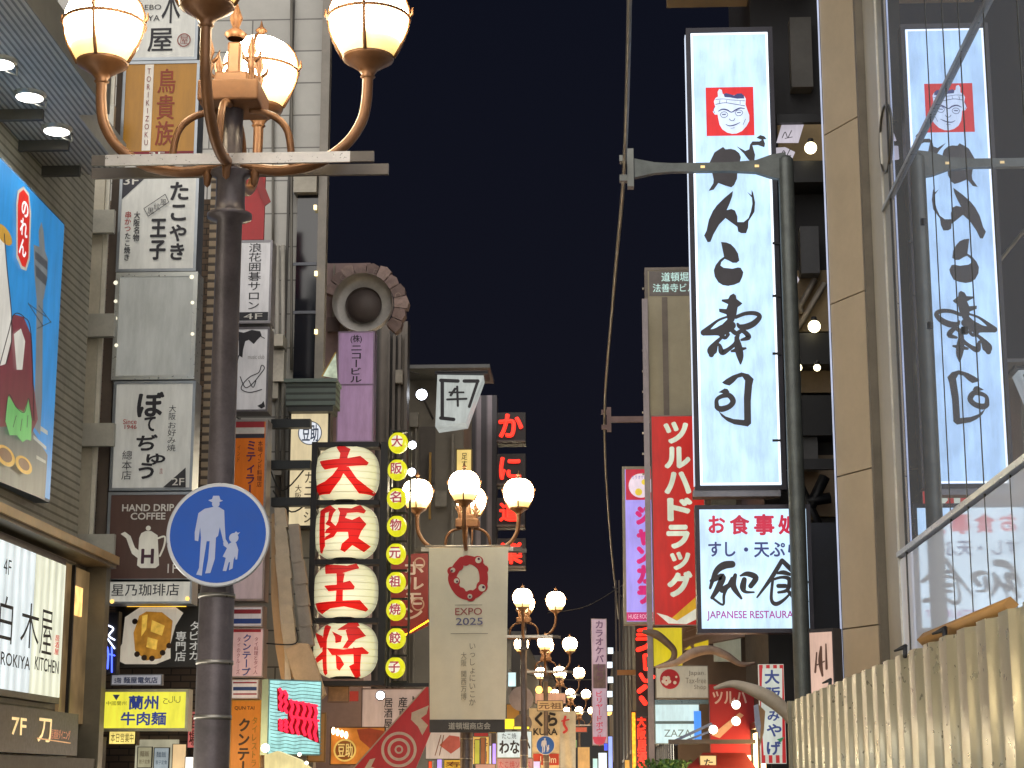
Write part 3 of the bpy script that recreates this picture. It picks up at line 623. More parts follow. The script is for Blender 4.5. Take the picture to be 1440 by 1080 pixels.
_, f = cloth(S, (602, 770, 715, 1012), CL); 
o = S.shapes('emblem', M('b8333a', .8, 0, .1), [], [([(650, 789), (641, 800), (636, 815), (645, 832), (658, 838), (672, 833), (680, 818), (678, 800), (668, 790), (656, 787)], 12)],
             [(655, 789, 7), (672, 790, 8), (681, 801, 6), (678, 825, 8), (662, 838, 8), (648, 833, 7), (640, 818, 7), (635, 803, 6), (645, 796, 7)]); drape(o, f)
o = S.shapes('emblem_eye', M('dcd8cc', .8), [], [], [(673, 788, 4.4), (637, 802, 3.4), (642, 817, 3.6), (678, 827, 5), (661, 839, 3.4)]); drape(o, f, .011)
o = S.shapes('emblem_pupil', M('5a2a4a', .8), [], [], [(673.5, 786.5, 1.8), (635.5, 803, 1.5), (643, 818, 1.5), (680, 826, 1.9), (661, 839.5, 1.4)]); drape(o, f, .015)
drape(S.text([('EXPO', (640, 855, 678, 865))], M('a8605e', .8), bold=.01), f); drape(S.text([('2025', (641, 869, 679, 879))], M('6a6a94', .8), bold=.01), f)
drape(S.shapes('rule', M('8d8578', .8), [], [([(640, 851), (678, 851)], .8), ([(634, 891), (686, 891)], .8)]), f)
drape(S.text([('いっしょにいこか', (660, 905, 669, 992), 'v'), ('大阪 関西万博', (648, 917, 656, 984), 'v')], M('8a8478', .8)), f)
S.box('hem', (604, 1012, 710, 1030), M('4d4c4e', .7), -.02, .03); S.text([('道頓堀商店会', (631, 1016, 690, 1026))], M('b8b6b0'), bold=.02, y=-.026)
u0, v0, u1, v1 = S.rc((598, 768, 718, 772)); MB().tube([(u0, .03, v1), (u1, .03, v1)], .02, 8).build('rod', BARM, S.root)
# distant banners
S = Sign('banner', 'white sushi restaurant banner with black lettering on a far lamp', (742, 996, 790, 1062), Y=62.2, cat='banner'); _, f = cloth(S, (744, 996, 788, 1080), M('cabfa8', .85), amp=.04)
drape(S.text([('くら', (752, 1001, 784, 1022))], INK, bold=.05), f, .03); drape(S.text([('KURA', (750, 1024, 784, 1034))], INK, bold=.03), f, .03); S.box('price_strip', (750, 1060, 786, 1076), M('a83a34'), -.09, -.08); S.text([('100m', (760, 1063, 782, 1073))], WHITE, y=-.1); 
S = Sign('banner', 'plain pale banner with a small red emblem right of the sushi banner', (786, 1000, 810, 1080), Y=66, cat='banner'); _, f = cloth(S, (787, 1000, 810, 1080), M('b9b2a2', .85), amp=.04); drape(S.shapes('emblem', M('b8333a'), [], [([(795, 1008), (793, 1018), (797, 1026), (793, 1030)], 3.5), ([(790, 1014), (800, 1012)], 2)]), f, .03)

# ================================================================ SECOND SIGN STACK, left
Y2 = 26.0; G2 = 'second stack of shop signs behind the lamp pole'
PINK = M('b59aa0', .45, 0, .12)
S = Sign('red_banner', 'red vertical sign board hanging above the go salon sign', (338, 232, 372, 337), Y=Y2 + .1, cat='sign', group=G2); S.box('panel', (338, 232, 372, 337), M('a8262a', .5, 0, .2), 0, .06); S.shapes('roof_flap', M('8e2022', .5), [[(352, 236), (364, 240), (381, 284), (373, 290), (355, 252)]], y=-.03, th=.03)
S = Sign('shop_sign', 'white vertical sign for a go salon with black characters and a floor strip', (327, 338, 382, 455), Y=Y2, group=G2).standard(E('d4d2d4', .24, .1, 1.5), M('8d8a90', .4, .3), 3, .35)
S.text([('浪花囲碁サロン', (349, 342, 367, 435), 'v')], INK, bold=.006); S.box('floor_strip', (333, 439, 377, 451), M('2c2c34'), -.007, -.0025); S.text([('4F', (343, 441, 369, 449))], WHITE, y=-.01)
S = Sign('shop_sign', 'white vertical sign with black flower drawings and script', (326, 460, 378, 579), Y=Y2, group=G2).standard(E('d6d4d6', .24, .1, 1.5), M('6d6a70', .4, .3), 3, .35)
S.shapes('flower_drawing', INK, [[(333, 466), (343, 468), (354, 464), (366, 466), (368, 472), (362, 478), (357, 484), (350, 478), (345, 480), (342, 492), (341, 503), (336, 500), (336, 480)]], [([(336, 500), (334, 508)], 1.5), ([(362, 470), (372, 476)], 1.2)])
S.shapes('script_drawing', INK, [], [([(338, 530), (345, 545), (355, 540), (365, 528), (372, 518), (368, 514), (364, 524), (352, 530), (342, 540), (340, 548), (352, 552), (368, 548)], 1.3), ([(350, 535), (356, 545), (360, 536)], 1.2)]); S.shapes('bird_drawing', INK, [[(362, 571), (368, 568), (371, 564), (373, 572), (368, 575)]])
S.text([('music club', (349, 499, 372, 505))], M('8d8a88'))
S = Sign('shop_sign', 'orange vertical sign with a striped flag on top and purple katakana', (326, 590, 375, 722), Y=Y2, group=G2).standard(E('c8641c', .28, .12, 1.5, 'd07020'), M('a09a98', .4, .3), 3, .35)
S.box('flag_stripe', (329, 593, 372, 601), M('a82a34'), -.008, -.0025); S.box('flag_stripe', (329, 601.3, 372, 610), M('d8d4d0'), -.008, -.0025); S.box('flag_stripe', (329, 610.3, 372, 616), M('2f2f3c'), -.008, -.0025)
S.text([('ミティラー', (346, 620, 359, 697), 'v')], M('5c2a5a'), bold=.03); S.text([('本場インド料理店', (362, 620, 369, 685), 'v'), ('インド', (334, 626, 338, 650), 'v')], M('6a3018'), bold=.01)
S = Sign('shop_sign', 'blank pale pink vertical sign behind the blue pedestrian sign', (322, 725, 373, 845), Y=Y2, group=G2).standard(E('cdb8bc', .22, .08), M('a89a98', .4, .2), 3, .35)
S = Sign('shop_sign', 'small sign with wide red white and blue flag stripes', (321, 852, 370, 882), Y=Y2, group=G2).standard(E('cfc6c8', .3), M('a89a98', .4, .2), 2, .3)
S.box('flag_stripe', (325, 857, 367, 863), M('9c2c3c'), -.008, -.0025); S.box('flag_stripe', (325, 870, 367, 877), M('2c4a9c'), -.008, -.0025)
S = Sign('shop_sign', 'pink vertical sign with blue katakana between two striped flags', (321, 883, 371, 953), Y=Y2, group=G2).standard(E('d8b4b4', .34, .1), M('a89a98', .4, .2), 2, .3)
S.box('flag_stripe', (325, 884.5, 367, 889), M('b02c3c'), -.008, -.0025); S.text([('クンテープ', (341, 892, 353, 950), 'v')], M('44509c'), bold=.025); S.text([('タイ料理とタイ人', (357, 896, 363, 948), 'v'), ('タイのクルーズ', (333, 896, 338, 948), 'v')], M('9c3a48'), bold=.01)
S = Sign('shop_sign', 'little striped flag sign between the pink and the orange sign', (325, 955, 364, 983), Y=Y2, group=G2).standard(E('d8d2d0', .36), M('a89a98', .4, .2), 1.5, .3)
for y, c in ((959, 'a03040'), (966, '2c4a8c'), (975, 'a03040')): S.box('flag_stripe', (328, y, 361, y + (5 if y == 966 else 2)), M(c), -.008, -.0025)
S = Sign('shop_sign', 'bright orange vertical sign with heavy black katakana at the bottom', (323, 984, 367, 1100), Y=Y2, group=G2).standard(E('f08a28', .5, .15), M('a8803a', .4, .2), 2, .3)
S.text([('クンテープ', (334, 1010, 351, 1110), 'v')], M('3c2a20'), bold=.04); S.text([('タイレストラン', (354, 1008, 361, 1090), 'v')], M('8a6a20'), bold=.02); S.text([('QUN TAI', (330, 993, 358, 999))], M('4a2a18'), bold=.02)

# ================================================================ LEFT BUILDINGS
tileC = bricks('b4b2ac', 'a9a7a2', '6d6b68', 1, 1.3, .55, .14, .012, .5)
Cc = building('tiled_building', 'tall pale tiled building with a dark curved glass strip at its corner', -12, atY(457, 300, 28).x, 28, 33.5, 15, tileC, -1, SHOPWARM, back=(.3, 1.7))
gl = subY(Cc, 'glass_bay', glassy('10131c', .07, .1), (413, 272, 444, 720), 27.86, .14)
for y in (272, 372, 440, 560): subY(Cc, 'bay_ring', M('5d6068', .4, .4), (412, y - 3, 445, y + 1), 27.84, .02, gl)
subY(Cc, 'bay_soffit', M('a39d90', .6), (413, 235, 445, 270), 27.7, .3)
subY(Cc, 'corner_pilaster', M('847e76', .5, .1), (446, -20, 458, 720), 27.8, .2); subY(Cc, 'pilaster_seam', M('4a4744'), (402, -20, 405, 720), 27.95, .05)
m = MB(); l = Cc.location
for x in (390, 398): a, b = atY(x, 345, 27.9), atY(x, 700, 27.9); m.tube([a - l, b - l], .035, 8)
m.build('downpipe', M('9a968e', .5), Cc)
for (x, y) in ((443, 291), (444, 384), (444, 466)): subY(Cc, 'bay_lamp', E('ffe6a8', 2.5), (x - 2, y - 3, x + 2, y + 3), 27.75, .05)
subY(Cc, 'vent_hood', M('c3bcae', .5), (380, 470, 398, 486), 27.6, .4); subY(Cc, 'side_frame', M('5f5d58', .5), (262, -20, 278, 250), 27.9, .1)
wallD = M('927c7a', .7, 0, .3, 1.2, .2)
for pts in (((262, 250, 27.95), (262, 600, 27.95)), ((384, 60, 27.95), (384, 340, 27.95)), ((410, 0, 27.9), (410, 520, 27.9))):
    MB().tube(spline([tuple(atY(*p) - l) for p in pts], 6), .022, 6).build('conduit', M('6a665e', .5), Cc)
for pts in (((330, 585, 27.7), (360, 600, 27.7), (405, 588, 27.6)), ((380, 660, 27.6), (398, 690, 27.5), (436, 650, 27.1)), ((384, 690, 27.6), (410, 720, 27.4), (440, 700, 27.1))):
    MB().tube(spline([tuple(atY(*p) - l) for p in pts], 6), .012, 5).build('cable', M('2a2a2a', .6), Cc)
subY(Cc, 'junction_box', M('b8b2a4', .5), (379, 538, 391, 560), 27.8, .2); subY(Cc, 'junction_box', M('a8a296', .5), (386, 650, 396, 668), 27.8, .2); subY(Cc, 'pipe_cover', M('cfc8ba', .5, 0, .4, 3), (384, 492, 399, 536), 27.75, .25)
D = building('pink_building', 'dull pink plastered building behind the round fan sign', -12, atY(520, 430, 36).x, 36, 40, atY(500, 370, 36).z, wallD, -1, SHOPWARM, back=(1.2, .8))
subY(D, 'wall_vent', M('6a5a58'), (460, 446, 478, 466), 35.9, .1)
# fan shaped sign
S = Sign('fan_sign', 'round porthole sign ringed by a fan of brown carved blocks', (455, 368, 572, 470), Y=35.6)
u, v = S.uv(512, 430); q = abs(S.uv(513, 430)[0] - u)
MB().lathe([(0, -.02), (36 * q, -.02), (40 * q, .0), (42 * q, .08), (42 * q, .3)], (u, 0, v), 40, 'y').build('drum', M('b0aca8', .45, .15), S.root)
MB().lathe([(0, .0), (22.5 * q, .0), (23 * q, -.03), (25 * q, -.03), (25.5 * q, .04)], (u, -.04, v), 36, 'y').build('porthole', M('4a403e', .6), S.root)
for i in range(11):
    a = R(152 - i * 18.5); m = MB(); r0, r1 = 43 * q, (58 + (i % 3) * 1.5) * q; hw = R(8.6)
    m.poly([(u + r0 * math.cos(a - hw), v + r0 * math.sin(a - hw)), (u + r1 * math.cos(a - hw), v + r1 * math.sin(a - hw)), (u + r1 * 1.04 * math.cos(a), v + r1 * 1.04 * math.sin(a)), (u + r1 * math.cos(a + hw), v + r1 * math.sin(a + hw)), (u + r0 * math.cos(a + hw), v + r0 * math.sin(a + hw))], -.05 - .01 * (i % 2), .3)
    m.build('fan_block', M(('8a7470', '74605c', '9c8680')[i % 3], .6, 0, .4, 9, .4), S.root)
for i, ch in enumerate('NOWNEWTOWN'):
    a = R(145 - i * 18.5); V, Fs = glyph(ch, .02); rr = 50 * q; sz = 13 * q; m = MB(); ca, sa = math.cos(a - math.pi / 2), math.sin(a - math.pi / 2)
    m.add([(u + rr * math.cos(a) + ((p[0] - .35) * ca - (p[1] - .36) * sa) * sz, -.075, v + rr * math.sin(a) + ((p[0] - .35) * sa + (p[1] - .36) * ca) * sz) for p in V], Fs); m.build('lettering', M('8a7670', .5), S.root)
S.box('bracket', (478, 445, 500, 470), M('7a706a'), .05, .3)
S = Sign('vertical_sign', 'plain mauve vertical sign with black building name below the fan sign', (474, 466, 526, 622), Y=34.0).standard(E('a586b4', .22, .08, 1.2, 'b497c2'), M('8a7a94', .4), 2, .35)
S.text([('ニコービル', (493, 486, 509, 538), 'v'), ('(株)', (493, 471, 509, 483))], INK, bold=.02); S.box('seam', (474, 540, 526, 542), M('7d6a88'), -.015, -.005)
S.shapes('mirror', M('a8a8b0', .15, .8), [], [], [(531, 507, 9), (531, 577, 9)], y=.05, th=.02) if False else None
ribE = courses('6e665f', '2f2b2a', 0, .42, .6, .25, .5, .4)
E1 = building('ribbed_building', 'dark ribbed building with vertical pipes behind the mauve sign', -12, atY(572, 600, 42).x, 42, 45, atY(540, 452, 42).z, ribE, -1, SHOPCOOL, back=(.5, .5))
for x in (541, 549, 557, 566): subY(E1, 'pipe', M('5d5650', .5), (x, 470, x + 4, 1000), 41.85, .12)
E2 = building('eaved_building', 'beige building with a thin dark eave behind the ox lantern', -12, atY(652, 600, 46).x, 46, 49, atY(600, 524, 46).z, M('7c756a', .7, 0, .25, 1.), -1, SHOPWARM)
a, b = atY(570, 523, 45), atY(690, 523, 45); sub(E2, 'eave', M('5a5a5a', .5), (a.x, 44.6, a.z), (b.x, 46.5, a.z + .09))
subY(E2, 'stair_panel', M('57504a'), (590, 600, 612, 680), 45.95, .04); subY(E2, 'column', M('a8813c', .5), (603, 636, 606, 730), 45.8, .1)
ribK = courses('8a8088', '3e3a40', 0, .3, .5, .15, .8, .45)
E3 = building('striped_building', 'grey building with vertical striped cladding beside the red neon crab letters', -12, atY(697, 650, 49).x, 49.5, 56, atY(670, 556, 49.5).z, ribK, -1, SHOPWARM, back=(.6, .6))
# purple-grey drum mirrors: small fittings
S = Sign('flood_lamp', 'small bright white flood lamp on the beige wall by the ox lantern', (584, 546, 602, 564), Y=43, cat='lamp', group='small white flood lamps'); MB().lathe([(0, -.1), (.1, -.1), (.16, .0), (.14, .0), (0, .0)], n=16, axis='y').build('housing', DARK, S.root); MB().disc(0, 0, .13, -.012, 20).build('lens', E('f2f6ff', 14), S.root)
MB().box((-.02, .1, -.02), (.02, 3., .02)).build('bracket', DARK, S.root)
for (x, y, lb) in ((580, 626, 'tiny white lamp beside the topmost small yellow lantern'), (579, 664, 'tiny white lamp beside the second small yellow lantern'), (535, 978, 'hanging white spot lamp under the lantern tower')):
    S = Sign('flood_lamp', lb, (x - 5, y - 5, x + 5, y + 5), Y=26.7, cat='lamp', group='small white flood lamps'); MB().lathe([(0, -.06), (.05, -.06), (.075, .0), (.06, .0), (0, .0)], n=14, axis='y').build('housing', DARK, S.root); MB().disc(0, 0, .058, -.012, 18).build('lens', E('f6f8ff', 14), S.root)

# ox lantern sign: tilted box
S = Sign('ox_sign', 'white four sided lantern sign with a black ox character', (614, 526, 684, 600), Y=43.0, yaw=0)
def quadbox(s, front, side, dpt, mat):
    F_ = s.px(front); m = MB(); n = len(F_)
    m.add([(p[0], 0, p[1]) for p in F_] + [(p[0] * .96, dpt, p[1]) for p in F_], [(0, 1, 2, 3), (0, 4, 5, 1), (1, 5, 6, 2), (2, 6, 7, 3), (3, 7, 4, 0)]); return m.build('box', mat, s.root)
LW = E('cfd6d2', .62, .12, 2.)
quadbox(S, [(614, 598), (612, 598), (616, 526), (682, 526)][::1] if False else [(612, 600), (655, 594), (680, 528), (615, 527)], None, .8, LW)
S.shapes('lettering', INK, [], [([(622, 536), (622, 588)], 5), ([(620, 535), (644, 536)], 5), ([(653, 536), (672, 536)], 5), ([(620, 588), (638, 590)], 5), ([(640, 547), (634, 556)], 3.5), ([(632, 552), (652, 552)], 2.6), ([(629, 562), (656, 561)], 3), ([(643, 544), (644, 571)], 3.2), ([(672, 536), (660, 572)], 4)], y=-.01)
S.frame('frame', (612, 522, 686, 526), 1.5, DARK, -.03, .8)
for E_, nm_, spec_ in ((E2, 'service_box', ((576, 580, 588, 600, 45.8, .2), (612, 690, 628, 712, 45.8, .2))), (E2, 'service_pipe', ((634, 610, 637, 960, 45.85, .12), (582, 600, 584, 960, 45.85, .1))), (E1, 'service_box', ((556, 520, 566, 538, 41.7, .25),)), (D, 'service_pipe', ((468, 372, 470, 446, 35.9, .08), (482, 376, 484, 460, 35.9, .08)))):
    for x0_, y0_, x1_, y1_, Y_, d_ in spec_: subY(E_, nm_, M('8a8378', .5, .1, .35, 5), (x0_, y0_, x1_, y1_), Y_, d_)
# red neon crab letters
Yk = 48.6
boxes = [('か', (701, 582, 736, 616), (726 - 27, 580, 739, 624)), ('に', (702, 643, 733, 675), (699, 638, 739, 684)), ('道', (702, 706, 731, 734), (699, 700, 738, 742)), ('楽', (703, 761, 735, 794), (699, 757, 739, 800))]
RN = E('ff1a10', 2.6, .1); RNC = E('ff5a3c', 3.2, .1)
for ch, r, bx in boxes:
    S = Sign('neon_letter', 'red glowing crab restaurant character ' + {'か': 'topmost of the vertical row', 'に': 'second of the vertical row', '道': 'third of the row behind a lamp globe', '楽': 'lowest of the row behind the banner'}[ch], bx, Y=Yk, group='red neon crab restaurant characters')
    S.box('box', bx, M('1c1416', .5), .0, .5); S.box('tray', (bx[0], bx[3] - 3, bx[2], bx[3] - 1), M('4a3c3c', .5), -.25, -.001)
    V, Fs = glyph(ch, .03); a0, a1 = min(p[0] for p in V), max(p[0] for p in V); b0, b1 = min(p[1] for p in V), max(p[1] for p in V); u0, v0, u1, v1 = S.rc(r)
    for nm, bold, mt, y in (('neon_face', .045, E('ff2a14', 1.5, .15), -.05), ('neon_tube', -.012, E('ff2414', 3.2, .1), -.09)):
        S.text([(ch, r if bold > 0 else (r[0] + 1.5, r[1] + 1.5, r[2] - 1.5, r[3] - 1.5))], mt, nm, bold, y)
S = Sign('lit_sign', 'small yellow lit vertical sign above the middle lamp globe', (641, 631, 664, 672), Y=44).standard(E('f4d27a', .95, .12), M('6a5a34'), 1.5, .2); S.text([('足すけ', (649, 637, 657, 668), 'v')], M('5a4a24'), bold=.01)

# ================================================================ LANTERN TOWER
YT = 27.0
S = Sign('lantern_tower', 'black steel tower frame holding four big paper lanterns with red characters', (436, 624, 545, 965), Y=YT, cat='sign tower')
BS = M('1d1c20', .45, .3); 
for r in ((437, 624, 445, 965), (535, 624, 545, 965)): S.box('upright', r, BS, -.16, .16)
for y in (624, 705, 788, 870, 958): S.box('rail', (445, y, 535, y + 7), BS, -.15, .15)
for y in (648, 700, 590): S.box('bracket', (382, y, 437, y + 12), M('2e3236', .4, .3), -.05, .1)
TOWER = S
def lantern_mat():
    mt, nt, b = _new('lantern_paper'); t = nt.nodes.new('ShaderNodeTexCoord'); s = nt.nodes.new('ShaderNodeSeparateXYZ'); nt.links.new(t.outputs['Object'], s.inputs[0])
    # lamp bulb sits low inside: glow falls off from it
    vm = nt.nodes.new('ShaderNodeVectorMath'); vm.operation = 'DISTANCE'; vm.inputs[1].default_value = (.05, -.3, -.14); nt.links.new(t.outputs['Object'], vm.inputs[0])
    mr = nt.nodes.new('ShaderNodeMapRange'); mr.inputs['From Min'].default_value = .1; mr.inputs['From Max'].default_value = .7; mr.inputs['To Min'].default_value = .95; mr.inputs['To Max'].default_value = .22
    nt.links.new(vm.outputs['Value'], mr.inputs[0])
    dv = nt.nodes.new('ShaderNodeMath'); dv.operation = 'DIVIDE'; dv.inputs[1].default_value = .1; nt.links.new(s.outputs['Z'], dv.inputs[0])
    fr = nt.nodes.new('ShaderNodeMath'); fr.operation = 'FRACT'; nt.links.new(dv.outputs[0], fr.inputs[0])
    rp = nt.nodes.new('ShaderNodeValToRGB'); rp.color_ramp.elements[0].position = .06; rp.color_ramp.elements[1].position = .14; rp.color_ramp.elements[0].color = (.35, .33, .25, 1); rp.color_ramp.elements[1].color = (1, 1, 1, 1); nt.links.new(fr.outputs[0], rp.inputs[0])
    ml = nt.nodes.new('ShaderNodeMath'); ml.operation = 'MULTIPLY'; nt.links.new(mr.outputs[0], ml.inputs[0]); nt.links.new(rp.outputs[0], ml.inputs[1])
    nt.links.new(ml.outputs[0], b.inputs['Emission Strength']); b.inputs['Emission Color'].default_value = (*C('f6f0c4'), 1); b.inputs['Base Color'].default_value = (*C('d8d4b8'), 1); b.inputs['Roughness'].default_value = .6
    return mt
LM = lantern_mat()
RM = LM.copy(); RM.name = 'lantern_red_paint'; b_ = RM.node_tree.nodes['Principled BSDF']; b_.inputs['Emission Color'].default_value = (.86, .012, .008, 1); b_.inputs['Base Color'].default_value = (.30, .008, .012, 1)
chars = {
 '大': [[(140, 230), (400, 215), (495, 190), (565, 245), (550, 270), (420, 285), (190, 310), (160, 275)], [(320, 80), (410, 130), (390, 200), (385, 290), (330, 400), (230, 515), (120, 510), (90, 440), (190, 410), (260, 360), (315, 290), (325, 170), (285, 110)], [(400, 290), (470, 390), (550, 450), (612, 490), (590, 512), (480, 510), (430, 440), (350, 340), (345, 300)]],
 '阪': [[(142, 670), (190, 655), (192, 960), (155, 1022), (138, 1010)], [(130, 645), (225, 600), (288, 655), (250, 705), (228, 668), (150, 690)], [(225, 672), (265, 685), (245, 755), (292, 800), (252, 862), (190, 855), (205, 825), (240, 800), (196, 778), (222, 740)], [(300, 635), (420, 640), (485, 600), (538, 655), (525, 682), (470, 675), (330, 692)], [(330, 640), (385, 690), (340, 800), (270, 892), (190, 918), (195, 890), (260, 850), (310, 760)], [(345, 720), (430, 745), (490, 712), (547, 775), (505, 840), (482, 900), (578, 962), (520, 1012), (430, 960), (362, 1018), (325, 1000), (340, 950), (400, 900), (395, 850), (300, 850), (330, 790)]],
 '王': [[(170, 60), (370, 80), (440, 55), (470, 100), (330, 150), (190, 150)], [(285, 140), (355, 150), (345, 220), (340, 380), (280, 385), (290, 260), (290, 200)], [(180, 250), (290, 245), (400, 210), (440, 260), (430, 285), (220, 300)], [(95, 390), (290, 380), (480, 370), (540, 440), (520, 460), (350, 425), (230, 440), (150, 480), (110, 450)]],
 '将': [[(175, 560), (235, 590), (205, 700), (200, 980), (165, 1000), (165, 750)], [(85, 630), (165, 670), (182, 750), (150, 775), (110, 690)], [(90, 860), (190, 780), (190, 850), (110, 892)], [(245, 630), (335, 675), (325, 722), (280, 732), (275, 680)], [(290, 620), (390, 545), (440, 535), (470, 580), (350, 620)], [(425, 570), (470, 600), (527, 668), (450, 700), (382, 775), (340, 772), (385, 700), (362, 622)], [(205, 770), (350, 785), (500, 762), (552, 808), (540, 820), (300, 832), (250, 832)], [(428, 760), (492, 815), (472, 1000), (430, 1018), (390, 922), (430, 902)], [(282, 825), (322, 850), (352, 908), (308, 960), (285, 940)]]}
trs = {'大': (430, 615, 6.17), '阪': (430, 615, 6.17), '王': (430, 785, 6), '将': (430, 785, 6)}
cen = {'大': (488, 668), '阪': (487, 749), '王': (486, 832), '将': (486, 915)}
pos = {'大': 'topmost of the four', '阪': 'second from the top of four', '王': 'third from the top of four', '将': 'lowest of the four'}
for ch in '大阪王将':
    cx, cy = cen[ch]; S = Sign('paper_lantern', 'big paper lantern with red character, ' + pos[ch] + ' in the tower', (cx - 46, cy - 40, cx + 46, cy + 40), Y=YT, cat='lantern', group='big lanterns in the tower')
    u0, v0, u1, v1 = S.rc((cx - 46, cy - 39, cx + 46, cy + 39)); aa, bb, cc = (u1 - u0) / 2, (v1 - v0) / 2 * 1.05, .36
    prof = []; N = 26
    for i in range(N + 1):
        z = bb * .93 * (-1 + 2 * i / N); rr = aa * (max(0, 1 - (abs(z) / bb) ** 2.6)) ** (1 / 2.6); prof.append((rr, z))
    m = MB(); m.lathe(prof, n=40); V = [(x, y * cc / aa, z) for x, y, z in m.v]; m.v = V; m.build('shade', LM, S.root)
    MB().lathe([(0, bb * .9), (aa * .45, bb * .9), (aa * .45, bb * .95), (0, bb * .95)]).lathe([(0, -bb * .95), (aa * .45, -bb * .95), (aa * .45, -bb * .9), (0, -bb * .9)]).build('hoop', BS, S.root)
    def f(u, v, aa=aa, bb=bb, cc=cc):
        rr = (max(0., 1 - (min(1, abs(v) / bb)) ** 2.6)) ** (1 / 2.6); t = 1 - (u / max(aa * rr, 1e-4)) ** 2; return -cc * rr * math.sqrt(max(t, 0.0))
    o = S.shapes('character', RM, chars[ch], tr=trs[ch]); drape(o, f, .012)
# small round lanterns
small = [('大', 560, 623), ('阪', 559, 661), ('名', 558, 701), ('物', 558, 740), ('元', 557, 779), ('祖', 557, 819), ('焼', 557, 858), ('餃', 557, 898), ('子', 556, 939)]
S = Sign('lantern_rack', 'thin dark rack of cross rails right of the lantern tower', (545, 604, 602, 965), Y=26.95, cat='rack'); S.box('upright', (545.5, 604, 549, 965), BS, .05, .12); S.box('upright', (572, 604, 575, 965), M('3a3633'), .2, .25)
for y in (604, 719, 759, 800, 840, 880, 920, 957): S.box('rail', (549, y, 572, y + 3), BS, .06, .11)
S.box('rail', (545, 960, 602, 965), BS, .1, .2)
YL = E('f4f028', .85, .12, 4., 'e0d820')
ordn = ['topmost', 'second', 'third', 'fourth', 'fifth', 'sixth', 'seventh', 'eighth', 'lowest']
for i, (ch, x, y) in enumerate(small):
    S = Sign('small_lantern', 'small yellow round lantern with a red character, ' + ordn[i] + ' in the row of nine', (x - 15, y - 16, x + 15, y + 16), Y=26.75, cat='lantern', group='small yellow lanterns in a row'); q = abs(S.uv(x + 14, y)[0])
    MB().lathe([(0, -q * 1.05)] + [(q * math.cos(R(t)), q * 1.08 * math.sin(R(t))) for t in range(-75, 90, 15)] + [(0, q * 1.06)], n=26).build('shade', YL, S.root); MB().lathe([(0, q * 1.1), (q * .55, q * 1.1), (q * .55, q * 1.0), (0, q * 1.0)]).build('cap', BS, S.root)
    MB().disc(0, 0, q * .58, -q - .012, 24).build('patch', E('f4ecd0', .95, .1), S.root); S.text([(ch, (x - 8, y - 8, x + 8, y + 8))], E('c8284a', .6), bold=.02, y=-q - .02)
# beige sign behind
S = Sign('lit_sign', 'tall beige lit sign with a round white crest beside the lantern tower', (405, 577, 463, 742), Y=27.62).standard(E('f0dcb0', .82, .1, 1.5), M('2a2622', .4), 3, .3)
S.shapes('crest', E('eef2fa', .95, .05), [], [], [(436, 609, 16.5)]); S.rings('crest_ring', M('5a6a8a'), [(436, 609, 15.5, 16.8)], y=-.01); S.text([('豆助', (425, 597, 448, 621))], M('4a5a80'), bold=.02, y=-.012); S.text([('大阪店', (415, 682, 424, 713), 'v'), ('カニヨシ', (428, 664, 440, 735), 'v')], M('5a4a38'), bold=.01)
S = Sign('louvre_box', 'grey green louvred box above the beige lit sign', (400, 534, 474, 576), Y=27.4, cat='louvre box'); S.box('body', (402, 538, 472, 570), courses('5c6862', '2e3532', 2, .1, .5, .2, .8, .3), 0, .5); S.box('top', (400, 533, 474, 538), M('66736d', .5), -.05, .52); S.box('base', (404, 570, 468, 578), M('2c2f2e', .5), .02, .5)
# prism light panel
S = Sign('mirror_board', 'small tilted shiny glass panel beside the mauve sign', (452, 496, 474, 532), Y=27.7, cat='panel'); S.shapes('pane', E('c8d4b8', .7, .5, 6), [[(454, 528), (472, 496), (474, 532)]], th=.04); S.shapes('frame', M('a88a40', .4), [], [([(453, 529), (472, 496)], 2)])
# segmented sculpture on the left
def sculpture(name, label, path, Y, rad, mat, seg=True, cat='sculpture', dep=0.):
    pts = [atY(x, y, Y + dep * i) for i, (x, y) in enumerate(path)]; rt = empty(name, pts[0], label, cat); sp = spline([tuple(p - pts[0]) for p in pts], 10); rr = []
    for i in range(len(sp)):
        t = i / (len(sp) - 1) * (len(rad) - 1); k = min(int(t), len(rad) - 2); r = rad[k] + (rad[k + 1] - rad[k]) * (t - k)
        rr.append(r * (1 - (.14 * (i % 4) / 3 if seg else 0)))
    MB().tube(sp, rr, 14).build('body', mat, rt); return rt
S = Sign('plated_sculpture', 'tall pale sculpture of overlapping plates hanging left of the lantern tower', (384, 715, 462, 992), Y=26.0, cat='sculpture')
PT = (360, 700, 3.6); PA = M('c9bca8', .6, 0, .25, 5, .25); PB = M('a99f94', .6, 0, .25, 5, .25); rp_ = random.Random(4)
S.shapes('cone', M('c2a684', .5, 0, .2, 3), [[(75, 80), (100, 68), (112, 300), (126, 600), (156, 780), (182, 912), (125, 922), (95, 760), (72, 500)]], tr=PT, y=.06, th=.1); S.shapes('cone_edge', M('dcdad8', .4), [], [([(95, 70), (104, 300), (124, 600), (150, 780), (160, 912)], [8, 8, 10, 16, 34])], tr=PT, y=.03)
for i, (xa_, ya_, xb_, yb_) in enumerate(((168, 138, 232, 322), (186, 318, 256, 432), (194, 428, 266, 542), (206, 538, 276, 645), (216, 640, 288, 745))): S.shapes('plate', PB, [[(xa_, ya_ + rp_.randint(-4, 4)), (xb_ - 14, ya_ - 4), (xb_ + 4, yb_), ((xa_ + xb_) / 2, yb_ + 10), (xa_ + 14, yb_ + 2)]], tr=PT, y=.0 - .012 * (5 - i), th=.16)
